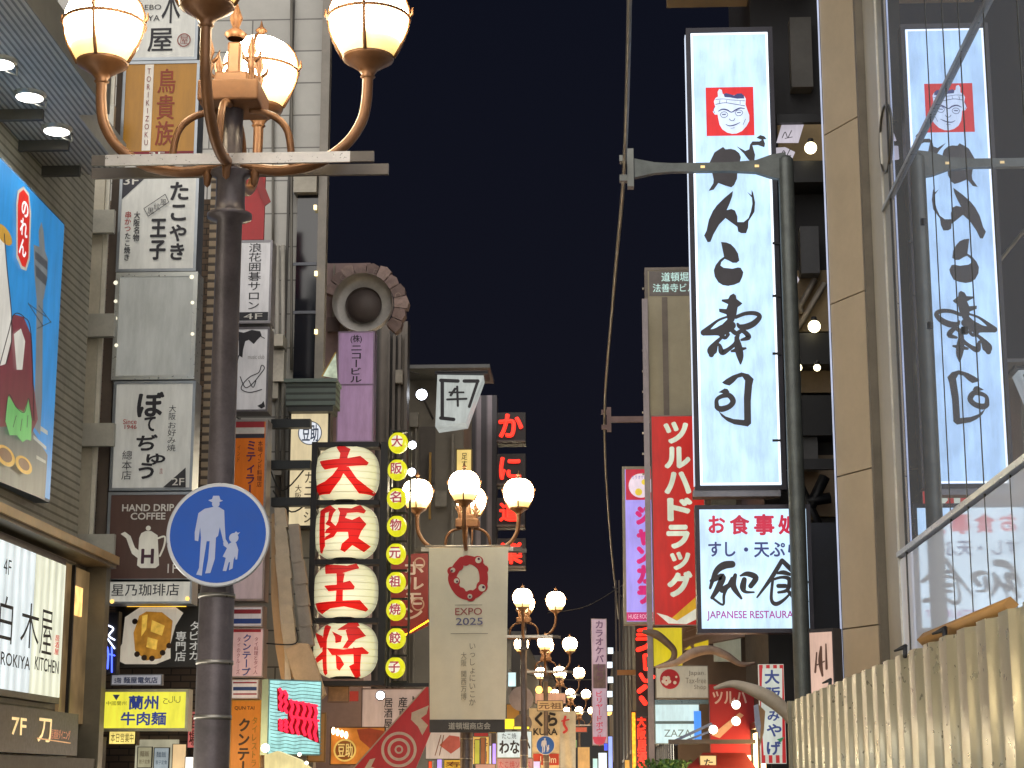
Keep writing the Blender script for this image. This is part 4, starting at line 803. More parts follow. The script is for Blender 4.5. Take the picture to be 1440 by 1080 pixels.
for i, (xa_, ya_, xb_, yb_) in enumerate(((98, 60, 162, 152), (98, 150, 166, 212), (100, 205, 176, 300), (104, 292, 186, 412), (120, 408, 194, 556), (134, 550, 204, 656), (142, 648, 216, 775))): S.shapes('plate', PA, [[(xa_, ya_ + rp_.randint(-5, 5)), (xb_ - 12, ya_ - 6), (xb_ + 3, yb_), ((xa_ + xb_) / 2 + rp_.randint(-8, 8), yb_ + 9), (xa_ + 12, yb_ + rp_.randint(-3, 6))]], tr=PT, y=-.09 - .02 * i, th=.16)
S.shapes('plate', M('c4ae94', .6, 0, .22, 5, .25), [[(162, 775), (222, 742), (275, 745), (310, 830), (362, 1000), (320, 1040), (262, 1052), (215, 940)]], tr=PT, y=-.26, th=.2)
S.shapes('bracket', DARK, [], [([(75, 746), (218, 746), (220, 668)], 7)], tr=PT, y=-.3)
S = Sign('wave_sign', 'cyan lit slatted sign with blocky red shapes near the bottom left', (376, 952, 452, 1066), Y=25.2, yaw=38); S.box('casing', (377, 956, 452, 1062), M('8aa8a8', .4), .01, .2); S.box('panel', (379, 958, 450, 1060), E('b4f2ee', .95, .2, 6, None, 0), -.004, .01)
S.shapes('slat', M('6aa4a4', .4), [], [([(379, 961 + 5 * i), (390, 962.5 + 5 * i), (400, 961 + 5 * i), (412, 963 + 5 * i), (425, 961.5 + 5 * i), (450, 964 + 5 * i)], .9) for i in range(20)])
def wav(x, y0, y1, n=5): return [(x + (1.3 if i % 2 else -1.3), y0 + (y1 - y0) * i / n) for i in range(n + 1)]
S.shapes('neon_backing', M('8a0c1c', .5), [[(386, 968), (401, 974), (402, 984), (441, 991), (446, 1046), (432, 1040), (420, 1034), (402, 1032), (387, 1028), (387, 1012), (401, 1012), (401, 1002), (387, 1000)]], y=-.03)
S.shapes('neon_tube', E('ff2444', 1.7, .2, 8), [], [(wav(390, 970, 999), 4.6), (wav(397, 973, 1002), 4.6), (wav(390, 1013, 1027), 4.6), (wav(397, 1013, 1029), 4.6), (wav(405, 986, 1030), 4.6), (wav(413, 988, 1032), 4.6), (wav(422, 989, 1033), 4.6), (wav(430, 991, 1038), 4.6), (wav(438, 993, 1041), 4.6), ([(405, 987), (440, 993)], 3.5), ([(405, 1008), (442, 1014)], 3.5)], y=-.06)
S = Sign('hanging_board', 'narrow wooden hanging board with faded writing right of the cyan sign', (432, 1002, 458, 1072), Y=27.0).standard(M('b48c58', .5, 0, .2), M('8a6a40'), 2, .06); S.text([('お食事', (439, 1010, 451, 1050), 'v')], M('a0603a'), bold=.01)
# dumpling board behind, octopus style pattern board
S = Sign('pattern_board', 'dark red board with white zigzag lettering tilted behind the small lanterns', (546, 776, 602, 900), Y=31.5); S.shapes('panel', M('7d2020', .5, 0, .3, 3), [[(546, 800), (560, 782), (602, 776), (602, 880), (548, 905)]], th=.08)
S.text([('ホルモン', (568, 790, 596, 872), 'v')], M('c8b8b0', .5), bold=.03, y=-.012); S.rings('circle_mark', M('b09080'), [(590, 792, 6, 8), (588, 850, 7, 9)], y=-.014)
m = MB(); l = S.root.location
for i in range(14):
    p = atY(568 + i * 2.6, 894 - i * 1.6, 31.3) - l; m.lathe([(0, -.02), (.018, 0), (0, .02)], tuple(p), 6)
m.build('bulb_string', E('ffb020', 6), S.root)
S = Sign('shop_board', 'wide pale board with brush lettering above the red banner', (508, 968, 604, 1030), Y=33.5).standard(E('b8acb0', .26, .12), M('5a4a4c'), 1.5, .1)
S.text([('居酒屋', (540, 982, 552, 1024), 'v'), ('産直', (560, 980, 573, 1010), 'v'), ('旨', (580, 979, 594, 996))], INK, bold=.012); S.box('red_mark', (489, 972, 504, 986), M('a03034'), -.008, .01)
S = Sign('izakaya_board', 'orange food photo board with a round crest lit by warm spots', (464, 1022, 542, 1076), Y=31.0).standard(E('c88030', .42, .5, 5, 'b06a28'), M('3a2c24'), 1.5, .1)
S.shapes('crest', E('e8c060', .8), [], [], [(485, 1055, 16)]); S.shapes('crest_core', M('7a4a18'), [], [], [(485, 1055, 13.5)], y=-.009); S.text([('豆助', (475, 1045, 496, 1065))], E('f0cc78', .8), bold=.02, y=-.012)
S.shapes('photo_patch', E('8a3a24', .3, .5, 8), [[(502, 1026), (520, 1024), (540, 1028), (540, 1050), (520, 1052), (506, 1040)]])
m = MB(); l = S.root.location
for i in range(4): m.disc(S.uv(470 + 6 * i, 1028 + 2 * i)[0], S.uv(470, 1028 + 2 * i)[1], .03, -.1, 14, rz=.06)
m.build('spot_lamp', E('fff0c0', 6), S.root)
S = Sign('red_banner', 'slanting red banner with white concentric rings and leaping shapes', (500, 965, 606, 1095), Y=29.3, cat='banner'); RB = E('c0202c', .14, .2, 3, 'c42430')  # banner cloth given a faint glow of its own to brighten the red
S.shapes('panel', RB, [[(493, 1085), (602, 962), (606, 1030), (580, 1092), (560, 1100), (490, 1100)]], th=.03)
S.rings('ring_mark', M('d8ccc4', .6), [(561, 1054, 21, 25), (561, 1054, 12, 16), (561, 1054, 3.5, 6)]); S.shapes('fish_mark', M('d8ccc4', .6), [[(579, 1002), (603, 992), (600, 1004), (592, 1010), (602, 1020), (594, 1034), (588, 1022), (578, 1012)], [(510, 1085), (520, 1068), (528, 1066), (522, 1078), (532, 1082)]])
S.shapes('edge', M('b8a8a0'), [], [([(493, 1085), (602, 962)], 2.)])
S = Sign('food_board', 'white board with a sushi picture and chopsticks under the banner', (598, 1028, 650, 1068), Y=32).standard(E('cfc4bc', .4), M('5a5450'), 1, .06); S.shapes('sushi_picture', E('d86a54', .5, .2, 6), [[(618, 1048), (632, 1034), (646, 1036), (648, 1050), (634, 1060)]]); S.shapes('chopstick_picture', M('8a5a34'), [], [([(620, 1034), (612, 1062)], 1.2), ([(624, 1034), (618, 1062)], 1.2)])
S = Sign('vertical_sign', 'grey checkered vertical sign with small pictures below the banner', (650, 1032, 664, 1100), Y=30).standard(M('8d8a80', .5), M('4a4844'), 1, .1); S.text([('道頓堀', (653, 1036, 661, 1070), 'v')], INK, bold=.03)
S = Sign('shop_canopy', 'glowing cream awning over the shop at the lower left', (372, 1058, 440, 1090), Y=24.5, cat='awning'); S.shapes('cloth', E('f0e0a0', .9, .2, 4), [[(372, 1062), (390, 1056), (420, 1068), (440, 1085), (440, 1100), (372, 1100)]], th=.3); S.shapes('bulb', E('fff2d0', 8), [], [], [(374, 1052, 6), (422, 1061, 2.5), (432, 1073, 2.5)], y=-.05)
S = Sign('mascot_board', 'small peach board with a faded picture under the lantern tower', (462, 960, 490, 985), Y=27.3); S.box('panel', (462, 962, 490, 986), M('c09a7a', .5, 0, .4, 12), 0, .04); S.frame('frame', (461, 960, 491, 988), 1.2, M('8a6a54'), -.005, .05)

# ================================================================ FAR END OF THE STREET
rnd = random.Random(3)
def farb(lbl, x0, x1, y0, y1, h, hexc, side, mat=None): return building('far_building', lbl, x0, x1, y0, y1, h, M(hexc, .7, 0, .3, .5), side, mat or SHOPWARM)
farb('brown shop building beyond the striped crab building on the left', -12, -3.4, 57, 72, 7.2, '4c423c', -1)
farb('dim grey building farther along the left side', -12, -3.1, 73, 95, 7.4, '45403c', -1, SHOPCOOL)
farb('dark building at the far left end of the street', -12, -2.9, 96, 125, 8.0, '3c3836', -1)
farb('dark narrow building on the right behind the karaoke strip sign', 1.0, 9, 64, 85, 9.5, '2c2a2c', 1, SHOPCOOL)
farb('dim brown building at the far right end of the street', .6, 9, 86, 125, 7.5, '3a3431', 1)
farb('low dark block closing the end of the street', -20, 20, 150, 160, 7, '2c2a2a', None)
# distant lit signs, left of the right row
def mini(lbl, rect, Y, h, st_, txt=None, tcol=None, vert=True, nm='lit_sign', grp=None, case='3a3836'):
    S = Sign(nm, lbl, rect, Y=Y, group=grp).standard(E(h, st_, .15, 1.5), M(case, .5), .8, .2)
    if txt: S.text([(txt, (rect[0] + 2.2, rect[1] + 3, rect[2] - 2.2, rect[3] - 3), 'v' if vert else '')], tcol or INK, bold=.02)
    return S
S = Sign('karaoke_sign', 'tall thin pale pink karaoke strip sign far down the street', (832, 870, 854, 1048), Y=62).standard(E('d4b4c4', .6, .2, 1.), M('8a7a80', .4), 1, .3)
S.text([('カラオケパセラ', (837, 873, 849, 956), 'v')], M('6a4a6a', .5), bold=.03); S.box('photo_strip', (834, 934, 852, 968), M('6a5a60', .5, 0, .5, 6), -.007, -.0025); S.text([('ビリヤードボウル', (838, 972, 848, 1040), 'v')], E('d83a58', .7), bold=.02); S.shapes('foot', E('e04a60', .7), [[(833, 1036), (853, 1036), (850, 1045), (843, 1049), (836, 1045)]])
for i, (x, y) in enumerate(((857, 915), (856, 935), (857, 956), (856, 976), (856, 996))):
    mini('tiny white lit plate beside the karaoke strip, ' + ordn[min(i, 7)] + ' from the top', (x - 3, y - 5, x + 6, y + 5), 60, 'e6f4ff', 1.6, nm='lit_plate', grp='tiny white lit plates by the karaoke sign')
mini('pale cyan lit vertical sign left of the far lamps', (683, 905, 697, 930), 50, 'd4f4f4', 1.2); mini('pale cyan lit box under the first far lamp globes', (714, 945, 726, 966), 66, 'd0f0f4', 1.2)
S = Sign('round_sign', 'grey round sign disc between the far lamp poles', (716, 965, 750, 1000), Y=57, cat='sign'); MB().disc(0, 0, abs(S.uv(750, 982)[0]), 0, 40, .08).build('disc', M('8d8690', .5), S.root)
S = Sign('round_sign', 'lower grey round sign disc half hidden by the far lamp pole', (722, 1000, 748, 1034), Y=57.4, cat='sign'); MB().disc(0, 0, abs(S.uv(748, 1017)[0]), 0, 40, .08).build('disc', M('6d6870', .5), S.root)
S = Sign('shop_sign', 'white lit shop sign with black hiragana behind the far poles', (698, 1028, 748, 1066), Y=52).standard(E('e0ecea', .85, .12), M('6a7a7c'), 1, .2); S.text([('わなか', (702, 1041, 746, 1060))], INK, bold=.03); S.text([('たこ焼', (706, 1031, 726, 1039))], INK)
S = Sign('shop_sign', 'pinkish striped board below the white hiragana sign', (698, 1066, 750, 1095), Y=52).standard(E('d89a90', .6, .15), M('6a5a5c'), 1, .2); S.text([('たこ焼ソース', (702, 1070, 746, 1080))], M('a03030'))
mini('yellow lit box sign above the hiragana sign', (707, 1010, 724, 1026), 51, 'ffe030', 1.3); mini('small orange lit box left of the hiragana sign', (684, 1032, 697, 1046), 50, 'ff9a20', 1.2); mini('violet lit strip at the bottom behind the banner', (692, 1045, 698, 1075), 49, 'b090ff', 1.4); mini('warm lit shop sign behind the banner foot', (664, 1035, 688, 1075), 47, 'f0c060', .8, '寿司', M('8a3a20')); mini('small warm board beyond the far lamp poles', (755, 985, 792, 1000), 60, 'c8a878', .35, '元祖', M('6a4a34'), False)
mini('white vertical lit sign at the bottom beside the karaoke strip', (841, 1058, 854, 1090), 60, 'e0f4ff', 1.3); mini('blue and white thin lit sign at the foot of the dark building', (855, 1035, 862, 1090), 58, '90a8ff', 1.3)
for lb, r, Y, h, e, tx in (
  ('thin yellow lit strip crossing behind the far lamp pole', (722, 1021, 745, 1026), 50.5, 'ffe84a', 1.3, None), ('yellow green lit pillar box below the banner corner', (667, 1040, 675, 1078), 45, 'd8cc48', .7, None), ('brown red wooden box beside the yellow green pillar box', (675.5, 1037, 683, 1080), 45.4, 'a8643c', .35, None),
  ('dark red little roof board over the pillar boxes', (666, 1030, 687, 1036), 44.8, '9c2424', .4, None), ('white lit strip right of the brown wooden box', (684, 1048, 691, 1085), 48, 'e8f0ff', 1.1, None), ('orange and yellow lit flag sign under the banner corner', (687, 1023, 699, 1031), 48.5, 'ffc020', 1.2, None),
  ('purple white lit box at the bottom edge left of the banner', (614, 1066, 622, 1090), 34, 'c8a8ff', 1.2, None), ('yellow brown lit shop sign at the bottom edge', (624, 1068, 650, 1090), 35, 'f0b840', .8, '寿司'), ('red orange lit lamp strip at the bottom edge', (602, 1070, 608, 1090), 33, 'ff5a30', 1.1, None), ('peach lit awning board at the bottom edge below the pillar boxes', (668, 1074, 697, 1090), 43, 'f0b090', .7, None),
  ('amber wood board behind the grey round discs', (712, 990, 731, 1012), 58.5, 'c88a3c', .5, None), ('mottled pink board above the sushi restaurant banner', (752, 974, 796, 990), 63, 'c89a84', .42, None), ('small pink white lit figure sign left of the blue distant sign', (749, 1070, 760, 1084), 57, 'f0d0f4', 1.1, None),
  ('pale cyan lit box low beside the white vertical sign', (833, 1066, 841, 1090), 61, 'c8f4f0', 1.0, None), ('deep blue lit square at the foot of the karaoke strip', (849, 1045, 855, 1056), 61, '3a5aff', 1.3, None), ('small amber lit box at the foot of the pipe building', (878, 1068, 886, 1085), 45.3, 'ffb84a', .9, None),
  ('tan lit shop box far right of the plain pale banner', (812, 1050, 830, 1090), 90, 'e0a860', .8, None), ('red lit lantern row board far down the street', (806, 1022, 826, 1030), 92, 'e06040', .7, None), ('dim green lit board far down the street', (800, 1040, 812, 1052), 94, '8ab070', .6, None),
  ('warm lit shop doorway box under the yellow noodle sign', (242, 1046, 262, 1090), 22.3, 'ffd8a0', .9, None), ('red and white lit menu box beside the lamp pole base', (264, 1000, 279, 1052), 22.0, 'e87870', .6, '酒場'), ('bright white lamp box low behind the lamp pole', (260, 1064, 282, 1090), 22.1, 'fff4e8', 1.6, None), ('cyan painted lit door beside the brick wall', (128, 1036, 142, 1090), 20.6, '8ad0d8', .5, None)):
    mini(lb, r, Y, h, e, tx, M('6a2a1c'), nm='lit_box')
# old style bulbs in the distance: hanging lanterns
for i, (x, y, Y, r) in enumerate(((688, 910, 52, 8), (684, 930, 52, 6), (758, 970, 62, 5), (772, 970, 62, 4), (855, 1000, 74, 6))):
    p = atY(x, y, Y); o = empty('hanging_lantern', p, ('larger warm glowing lantern at the banner edge', 'smaller warm lantern under the larger one at the banner edge', 'orange lantern between the far lamp poles', 'tiny orange lantern right of the far pole', 'small warm lantern by the karaoke strip')[i], 'lantern', 'small distant lanterns'); q = r / 2600 * Y
    MB().lathe([(.3 * q, -q), (.8 * q, -.7 * q), (q, 0), (.8 * q, .7 * q), (.3 * q, q), (0, q)], n=14).build('shade', E('ffc060', 3.0), o); MB().lathe([(0, 1.2 * q), (.35 * q, 1.2 * q), (.35 * q, q), (0, q)], n=10).build('cap', BS, o)

# ================================================================ RIGHT SIDE
XR = 3.61
STONE = M('b4a48c', .55, 0, .14, 1.3, .1)
Rb = building('glass_building', 'modern building with tall mirror glass facade and stone corner pillar at the right', XR + .05, 10, 2, 23.5, 17, M('5c5850', .6, 0, .2), None)
l = Rb.location
def rb(name, mat, a, b, parent=None): return sub(Rb, name, mat, a, b, parent)
UP = glassy('8d897c', .74, .006, tint='e6eeff', glow=.04); LO = glassy('d5dbe6', .45, .035, glow=.13)
ZT1, ZT2 = atX(1390, 0, XR).z, atX(1345, 720, XR).z
GE, PE = atX(1264, 540, XR).y, atX(1243, 540, XR).y
rb('upper_glass', UP, (XR, 4, ZT2 + .06), (XR + .045, GE - .08, 16.9)); rb('lower_glass', LO, (XR, 4, .3), (XR + .045, GE + .5, ZT2 - .06))
rb('transom', M('c3c4c4', .3, .6, .03), (XR - .04, 4, ZT2 - .03), (XR + .04, GE + .5, ZT2 + .03)); rb('transom', M('a8aaab', .3, .6, .03), (XR - .035, 4, ZT1 - .025), (XR + .04, GE + .5, ZT1 + .025))
for y in (8.5, 11, 13.2, 14.9, 16.2, 17.3, 18.1, 19.): rb('glass_joint', M('33342f', .5), (XR - .004, y, .3), (XR + .01, y + .025, 16.9))
rb('side_panel', M('b0aa9c', .5, 0, .1), (XR, GE + .52, .3), (XR + .045, 23.4, 16.9)); rb('side_panel', M('9a968c', .4, .2, .1), (XR + .002, GE, ZT2 + .06), (XR + .045, GE + .5, 16.9)); rb('edge_trim', M('d0ccc2', .35, .5), (XR - .02, GE + .48, .3), (XR + .012, GE + .53, 16.9)); rb('edge_trim', M('4a4844', .35, .5), (XR - .015, GE - .05, .3), (XR + .01, GE - .01, 16.9))
p = atX(1246, 195, XR); m = MB(); m.tube([(XR - .012 - l.x, p.y - l.y + .42 * math.cos(t), p.z - l.z + .42 * math.sin(t)) for t in [2 * math.pi * i / 40 for i in range(40)]], .014, 6, True); m.build('ring_emblem', M('6a665e', .3, .7), Rb)
for y, z in ((14.4, 11), (16.7, 9.2), (18.6, 10.4), (19.6, 6.4), (17.8, 5.9), (19.7, 7.6)): rb('glass_clip', M('2c2c2c', .4, .5), (XR - .03, y, z), (XR, y + .05, z + .07))
# corner pillar (a chamfered prism of stone slabs)
pn = Vector((atY(1220, 540, 23.6).x, 23.6, 0)); pf = Vector((atY(1172, 540, 24.3).x, 24.3, 0))
tops = [.0, 1.4, 3.55, 5.55, 7.9, 10.3, 12.8, 15.6]
for i in range(len(tops) - 1):
    z0, z1 = tops[i], tops[i + 1] - .018; a = [(pn.x, pn.y), (XR + .04, 23.6), (XR + .5, 24.4), (pf.x, pf.y)]; m = MB()
    V = [(x - l.x, y - l.y, z) for z in (z0, z1) for x, y in a]; m.add(V, [(0, 1, 5, 4), (1, 2, 6, 5), (2, 3, 7, 6), (3, 0, 4, 7), (4, 5, 6, 7), (3, 2, 1, 0)]); m.build('pillar_slab', STONE, Rb)
rb('pillar_core', M('3a362f', .7), (pn.x + .04, 23.75, .0), (XR + .3, 24.1, 15.5)); rb('pillar_reveal', M('6d6558', .6), (XR - .1, 23.42, .0), (XR + .04, 23.58, 16.9))
m = MB(); m.tube([(pf.x - .02 - l.x, pf.y - l.y, .5), (pf.x - .02 - l.x, pf.y - l.y, 15.5)], .012, 6); m.build('edge_glint', E('d8e2ff', .7), Rb)  # glint along the pillar edge, painted as a thin glowing tube

# corrugated fence
FX = 1.66; pit = .46; N = int((16.6 - 3.5) / pit); V = []; m = MB()
def rnd_corner(P, r=.028, k=4):
    out = []
    for i, p in enumerate(P):
        if i == 0 or i == len(P) - 1: out.append(p); continue
        a = Vector(P[i - 1]); c = Vector(P[i + 1]); p = Vector(p); A_ = p + (a - p).normalized() * min(r, (a - p).length * .45); B_ = p + (c - p).normalized() * min(r, (c - p).length * .45)
        for j in range(k + 1): t = j / k; out.append(tuple(A_ * (1 - t) ** 2 + p * 2 * t * (1 - t) + B_ * t * t))
    return out
raw = []
for i in range(N):
    y = 3.5 + i * pit; raw += [(FX, y), (FX, y + .2), (FX + .036, y + .25), (FX + .036, y + .4), (FX + .0, y + .455)]
V = rnd_corner(raw)
VV = []
for x, y in V: VV += [(x, y, .12), (x, y, 2.29)]
fe = empty('metal_fence', (FX, 10, 0), 'shiny beige corrugated metal hoarding along the lower right', 'fence'); l2 = Vector(fe.location)
m.add([tuple(Vector(v) - l2) for v in VV], [(2 * i, 2 * i + 1, 2 * i + 3, 2 * i + 2) for i in range(len(V) - 1)], True)
FM = M('ccc2a6', .3, .55, .07, 1.3, .07)
o = m.build('corrugated_sheet', FM, fe); md = o.modifiers.new('thick', 'SOLIDIFY'); md.thickness = .004
sub(fe, 'top_rail', M('8d8674', .35, .6), (FX + .075, 3.5, 2.2), (FX + .11, 16.6, 2.25)); sub(fe, 'end_post', M('8a8472', .4, .5), (FX - .01, 16.6, .12), (FX + .06, 16.66, 2.3))
for yy in (9.1, 10.3, 13.7):
    MB().tube([(FX + .01 - l2.x, yy - l2.y, 2.27), (FX + .02 - l2.x, yy + .04 - l2.y, 2.33), (FX - .03 - l2.x, yy + .1 - l2.y, 2.31)], [.012, .016, .006], 7).build('clamp', DARK, fe)
a = atY(1290, 900, 9.8); b = atY(1412, 850, 8.2); pl = MB(); pl.tube([(0, 0, 0), tuple(b - a)], .035, 4); o = pl.build('wood_plank', M('b8894e', .6, 0, .2), None, a); o.location = (a.x + .03, a.y, a.z); tag(o, 'amber wooden plank lying behind the top of the metal fence', 'plank')

# big pole with arm
YP = 25.0; pp = atY(1117, 600, YP); PM = M('5f6462', .4, .3, .35, 6)
ut = empty('utility_pole', (pp.x, YP, 0), 'thick grey steel pole with a long arm across the sushi sign', 'pole'); zA = atY(1000, 236, YP).z
MB().lathe([(.2, .12), (.2, .2), (.13, .22), (.118, 1), (.108, zA - .2), (.108, zA + .1), (.07, zA + .15), (0, zA + .15)], n=26).build('pole', PM, ut)
xa = atY(884, 236, YP).x - pp.x
m = MB(); prf = [(0, .2), (-.2, .17), (-.42, .09), (-.8, .062), (-1.6, .062), (-1.85, .08), (xa + .08, .14)]
V = []
for x, h in prf: V += [(x, -.05, zA - h), (x, .05, zA - h), (x, .05, zA + h), (x, -.05, zA + h)]
m.add(V, [(4 * i + k, 4 * i + (k + 1) % 4, 4 * i + 4 + (k + 1) % 4, 4 * i + 4 + k) for i in range(len(prf) - 1) for k in range(4)]); m.build('arm', PM, ut)
MB().box((xa - .02, -.08, zA - .28), (xa + .07, .08, zA + .28)).box((xa - .13, -.06, zA + .1), (xa - .021, .06, zA + .19)).box((xa - .13, -.06, zA - .19), (xa - .021, .06, zA - .1)).build('clamp', M('787a76', .4, .5), ut)
MB().box((-1.2, -.056, zA - .018), (-1.14, -.052, zA + .018)).box((-.44, -.056, zA - .018), (-.38, -.052, zA + .018)).build('glowing_rivet', E('ffd890', 1.2), ut)  # warm glow painted onto the small heads on the arm
m = MB(); 
for z in (1.9, 2.6): m.lathe([(.112, z), (.124, z), (.124, z + .04), (.112, z + .04)], n=24)
m.build('pole_band', STEEL, ut)
# farther arm with its pole, and the conduit held by both arms
zB = atY(870, 590, 45).z; xB = atY(856, 590, 45).x
u2 = empty('utility_pole', (1.5, 45, 0), 'brownish farther pole arm reaching out beside the red drugstore sign', 'pole')
MB().lathe([(.16, .0), (.13, zB + .1), (0, zB + .1)], n=18).build('pole', M('5a4a48', .5, .3), u2); MB().box((xB - 1.5, -.06, zB - .07), (0, .06, zB + .07)).box((xB - 1.55, -.08, zB - .3), (xB - 1.44, .08, zB + .3)).box((xB - 1.68, -.07, zB + .14), (xB - 1.55, .07, zB + .24)).box((xB - 1.68, -.07, zB - .24), (xB - 1.55, .07, zB - .14)).build('arm', M('6a5552', .5, .3), u2)
zC = atY(870, 830, 52).z; pt = [atY(886, -40, 19), atY(878, 235, 25), atY(864, 400, 32), atY(850, 590, 44.9), atY(857, 740, 55), atY(870, 870, 66)]
o = MB().tube(spline([tuple(p - pt[0]) for p in pt], 6), .03, 8).build('conduit', M('8a8680', .45, .5), None, pt[0]); tag(o, 'long grey conduit cable strung between the pole arms across the night sky', 'cable')
for i, (x0, y0, x1, y1, Y, lb) in enumerate(((770, 862, 880, 820, 58, 'thin wire sagging from the far lamps toward the dark poles'), (690, 935, 858, 955, 70, 'thin wire crossing low between the far lamps'), (862, 825, 906, 838, 44, 'thin wire by the violet karaoke sign'), (545, 480, 590, 526, 43, 'thin stay wire by the eaved roof'))):
    a, b = atY(x0, y0, Y), atY(x1, y1, Y); c = (a + b) / 2 - Vector((0, 0, .25)); o = MB().tube(spline([(0, 0, 0), tuple(c - a), tuple(b - a)], 6), .014, 5).build('wire', M('3a3836', .6), None, a); tag(o, lb, 'wire')

# dark stair building behind the sushi sign
NB = M('1c1d22', .5, .2, .3); Ds = building('stair_building', 'dark stair building with lamps and menu boards behind the sushi sign', 2.45, 9, 27.2, 31.5, 15.5, M('25252a', .6, 0, .4, 1.5), 1, SHOPWARM)
subY(Ds, 'beam', NB, (1085, 226, 1175, 256), 26.6, .6); subY(Ds, 'beam', NB, (1104, 468, 1180, 512), 26.6, .6); subY(Ds, 'beam', NB, (1110, 556, 1180, 612), 26.6, .6)
subY(Ds, 'soffit_panel', M('5c5a58', .6), (1112, 24, 1142, 122), 26.9, .3); subY(Ds, 'landing', M('a08a66', .6), (1094, 165, 1170, 226), 27.1, .1); subY(Ds, 'landing', M('9a8668', .6), (1118, 380, 1172, 466), 27.05, .1); subY(Ds, 'landing', M('8a7458', .6), (1118, 516, 1172, 552), 27.05, .1); subY(Ds, 'landing', M('8a7a68', .6), (1128, 640, 1176, 726), 27.05, .1)
subY(Ds, 'canopy', M('8d7a60', .6, 0, .2), (944, -130, 1160, -76), 25.6, 2.2)
m = MB(); ld = Vector(Ds.location)
for a, b in (((1122, 462), (1160, 398)), ((1120, 440), (1146, 392)), ((1112, 405), (1128, 440))): m.tube([atY(*a, 26.9) - ld, atY(*b, 26.9) - ld], .045, 4)
m.build('stair_rail', M('a39a90', .5), Ds)
m = MB()
for a, b in (((1122, 680), (1160, 760)), ((1160, 670), (1136, 720)), ((1126, 706), (1168, 700))): m.tube([atY(*a, 26.7) - ld, atY(*b, 26.7) - ld], .08, 4)
m.build('brace', NB, Ds)
subY(Ds, 'navy_panel', M('1a2030', .5), (1130, 735, 1190, 985), 26.3, .5); subY(Ds, 'vent_box', M('4c4d52', .5), (1126, 318, 1152, 384), 26.7, .3)
subY(Ds, 'vent_box', M('57585c', .5), (1126, 600, 1150, 660), 26.75, .2)
for i, (px, py, r) in enumerate(((1140, 208, 9), (1145, 459, 9), (1122, 517, 6), (1149, 517, 5))):
    p = atY(px, py, 26.4); o = empty('globe_lamp', p, ('upper round warm globe lamp by the stair building menu boards', 'round warm globe lamp on the middle stair landing', 'left small round lamp under the dark beam', 'right small round lamp under the dark beam')[i], 'lamp', 'round lamps on the stair building'); q = r / 2600 * 26.4
    MB().lathe([(0, -q)] + [(q * math.cos(R(t)), q * math.sin(R(t))) for t in range(-75, 90, 15)] + [(0, q)], n=20).build('bulb', E('fff0c0', 5.0), o); MB().lathe([(0, q + .05), (.04, q + .05), (.05, q - .01), (0, q - .01)], n=12).build('cap', DARK, o)
for i, (quad) in enumerate(([(1092, 200), (1123, 200), (1131, 173), (1100, 172)], [(1090, 226), (1112, 228), (1118, 214), (1104, 207), (1090, 208)], [(1114, 415), (1124, 393), (1116, 380)])):
    S = Sign('menu_board', ('tilted white menu board at the upper stair landing', 'cut off white board just under the tilted menu board', 'slim white panel beside the middle stair')[i], (1090, 170, 1130, 200) if i == 0 else ((1090, 207, 1118, 228) if i == 1 else (1113, 380, 1124, 415)), Y=26.45, cat='menu board'); S.shapes('panel', E('dcd4e0', .75, .1), [quad], th=.04)
    if i < 2: S.shapes('scribble', INK, [], [([(quad[0][0] + 8, quad[0][1] - 6), (quad[0][0] + 12, quad[0][1] - 14), (quad[0][0] + 15, quad[0][1] - 7)], 1.1), ([(quad[0][0] + 16, quad[0][1] - 6), (quad[0][0] + 21, quad[0][1] - 16)], 1.1), ([(quad[0][0] + 12, quad[0][1] - 5), (quad[0][0] + 22, quad[0][1] - 7)], .9)])
# the great sushi sign
YG = 26.0
S = Sign('sushi_sign', 'huge white lit vertical sushi sign with black brush characters', (968, 44, 1090, 686), Y=YG, cat='sign')
GW = E('bfe0ff', 1.24, .22, 1.1, None, 0)
S.frame('casing', (971, 39, 1096, 689), 6, M('2c2a34', .4, .3), -.02, .26); S.box('back', (976, 46, 1091, 683), M('24242a'), .03, .2)
# side face glow
u0, v0, u1, v1 = S.rc((978, 46, 1089, 682)); ua = S.rc((971, 39, 1096, 689)); MB().box((ua[0] - .012, .05, ua[1] + .08), (ua[0] - .001, .2, ua[3] - .08)).build('side_panel', E('e0ecff', 1.1, .05), S.root)
S.box('panel', (978, 46, 1089, 682), GW, -.004, .03)
u0, v0, u1, v1 = S.rc((978, 46, 1089, 682)); m = MB(); z_ = -.0056; e = .03
m.box((u0, z_, v0), (u0 + e, z_ + .001, v1)).box((u1 - e, z_, v0), (u1, z_ + .001, v1)).box((u0 + e, z_, v1 - e), (u1 - e, z_ + .001, v1)).box((u0 + e, z_, v0), (u1 - e, z_ + .001, v0 + e)); m.build('edge_light', E('f0f6ff', 1.8, .05), S.root)
S.box('emblem', (993, 123, 1060, 191), E('ea1420', .95, .05), -.012, -.0045)
TA = (970, 110, 4.5); TB = (970, 340, 4.0); LB = M('46434a', .5, 0, .2, 6)
S.shapes('emblem_face', E('dcebff', 1.1, .05), [[(146, 215), (160, 180), (152, 150), (162, 128), (178, 118), (176, 88), (186, 70), (202, 76), (208, 102), (230, 104), (258, 112), (290, 108), (318, 104), (342, 112), (354, 132), (352, 168), (362, 198), (376, 236), (376, 272), (358, 306), (330, 336), (296, 352), (268, 354), (236, 346), (206, 326), (188, 296), (180, 258), (176, 232), (158, 232)]], tr=TA, y=-.014)
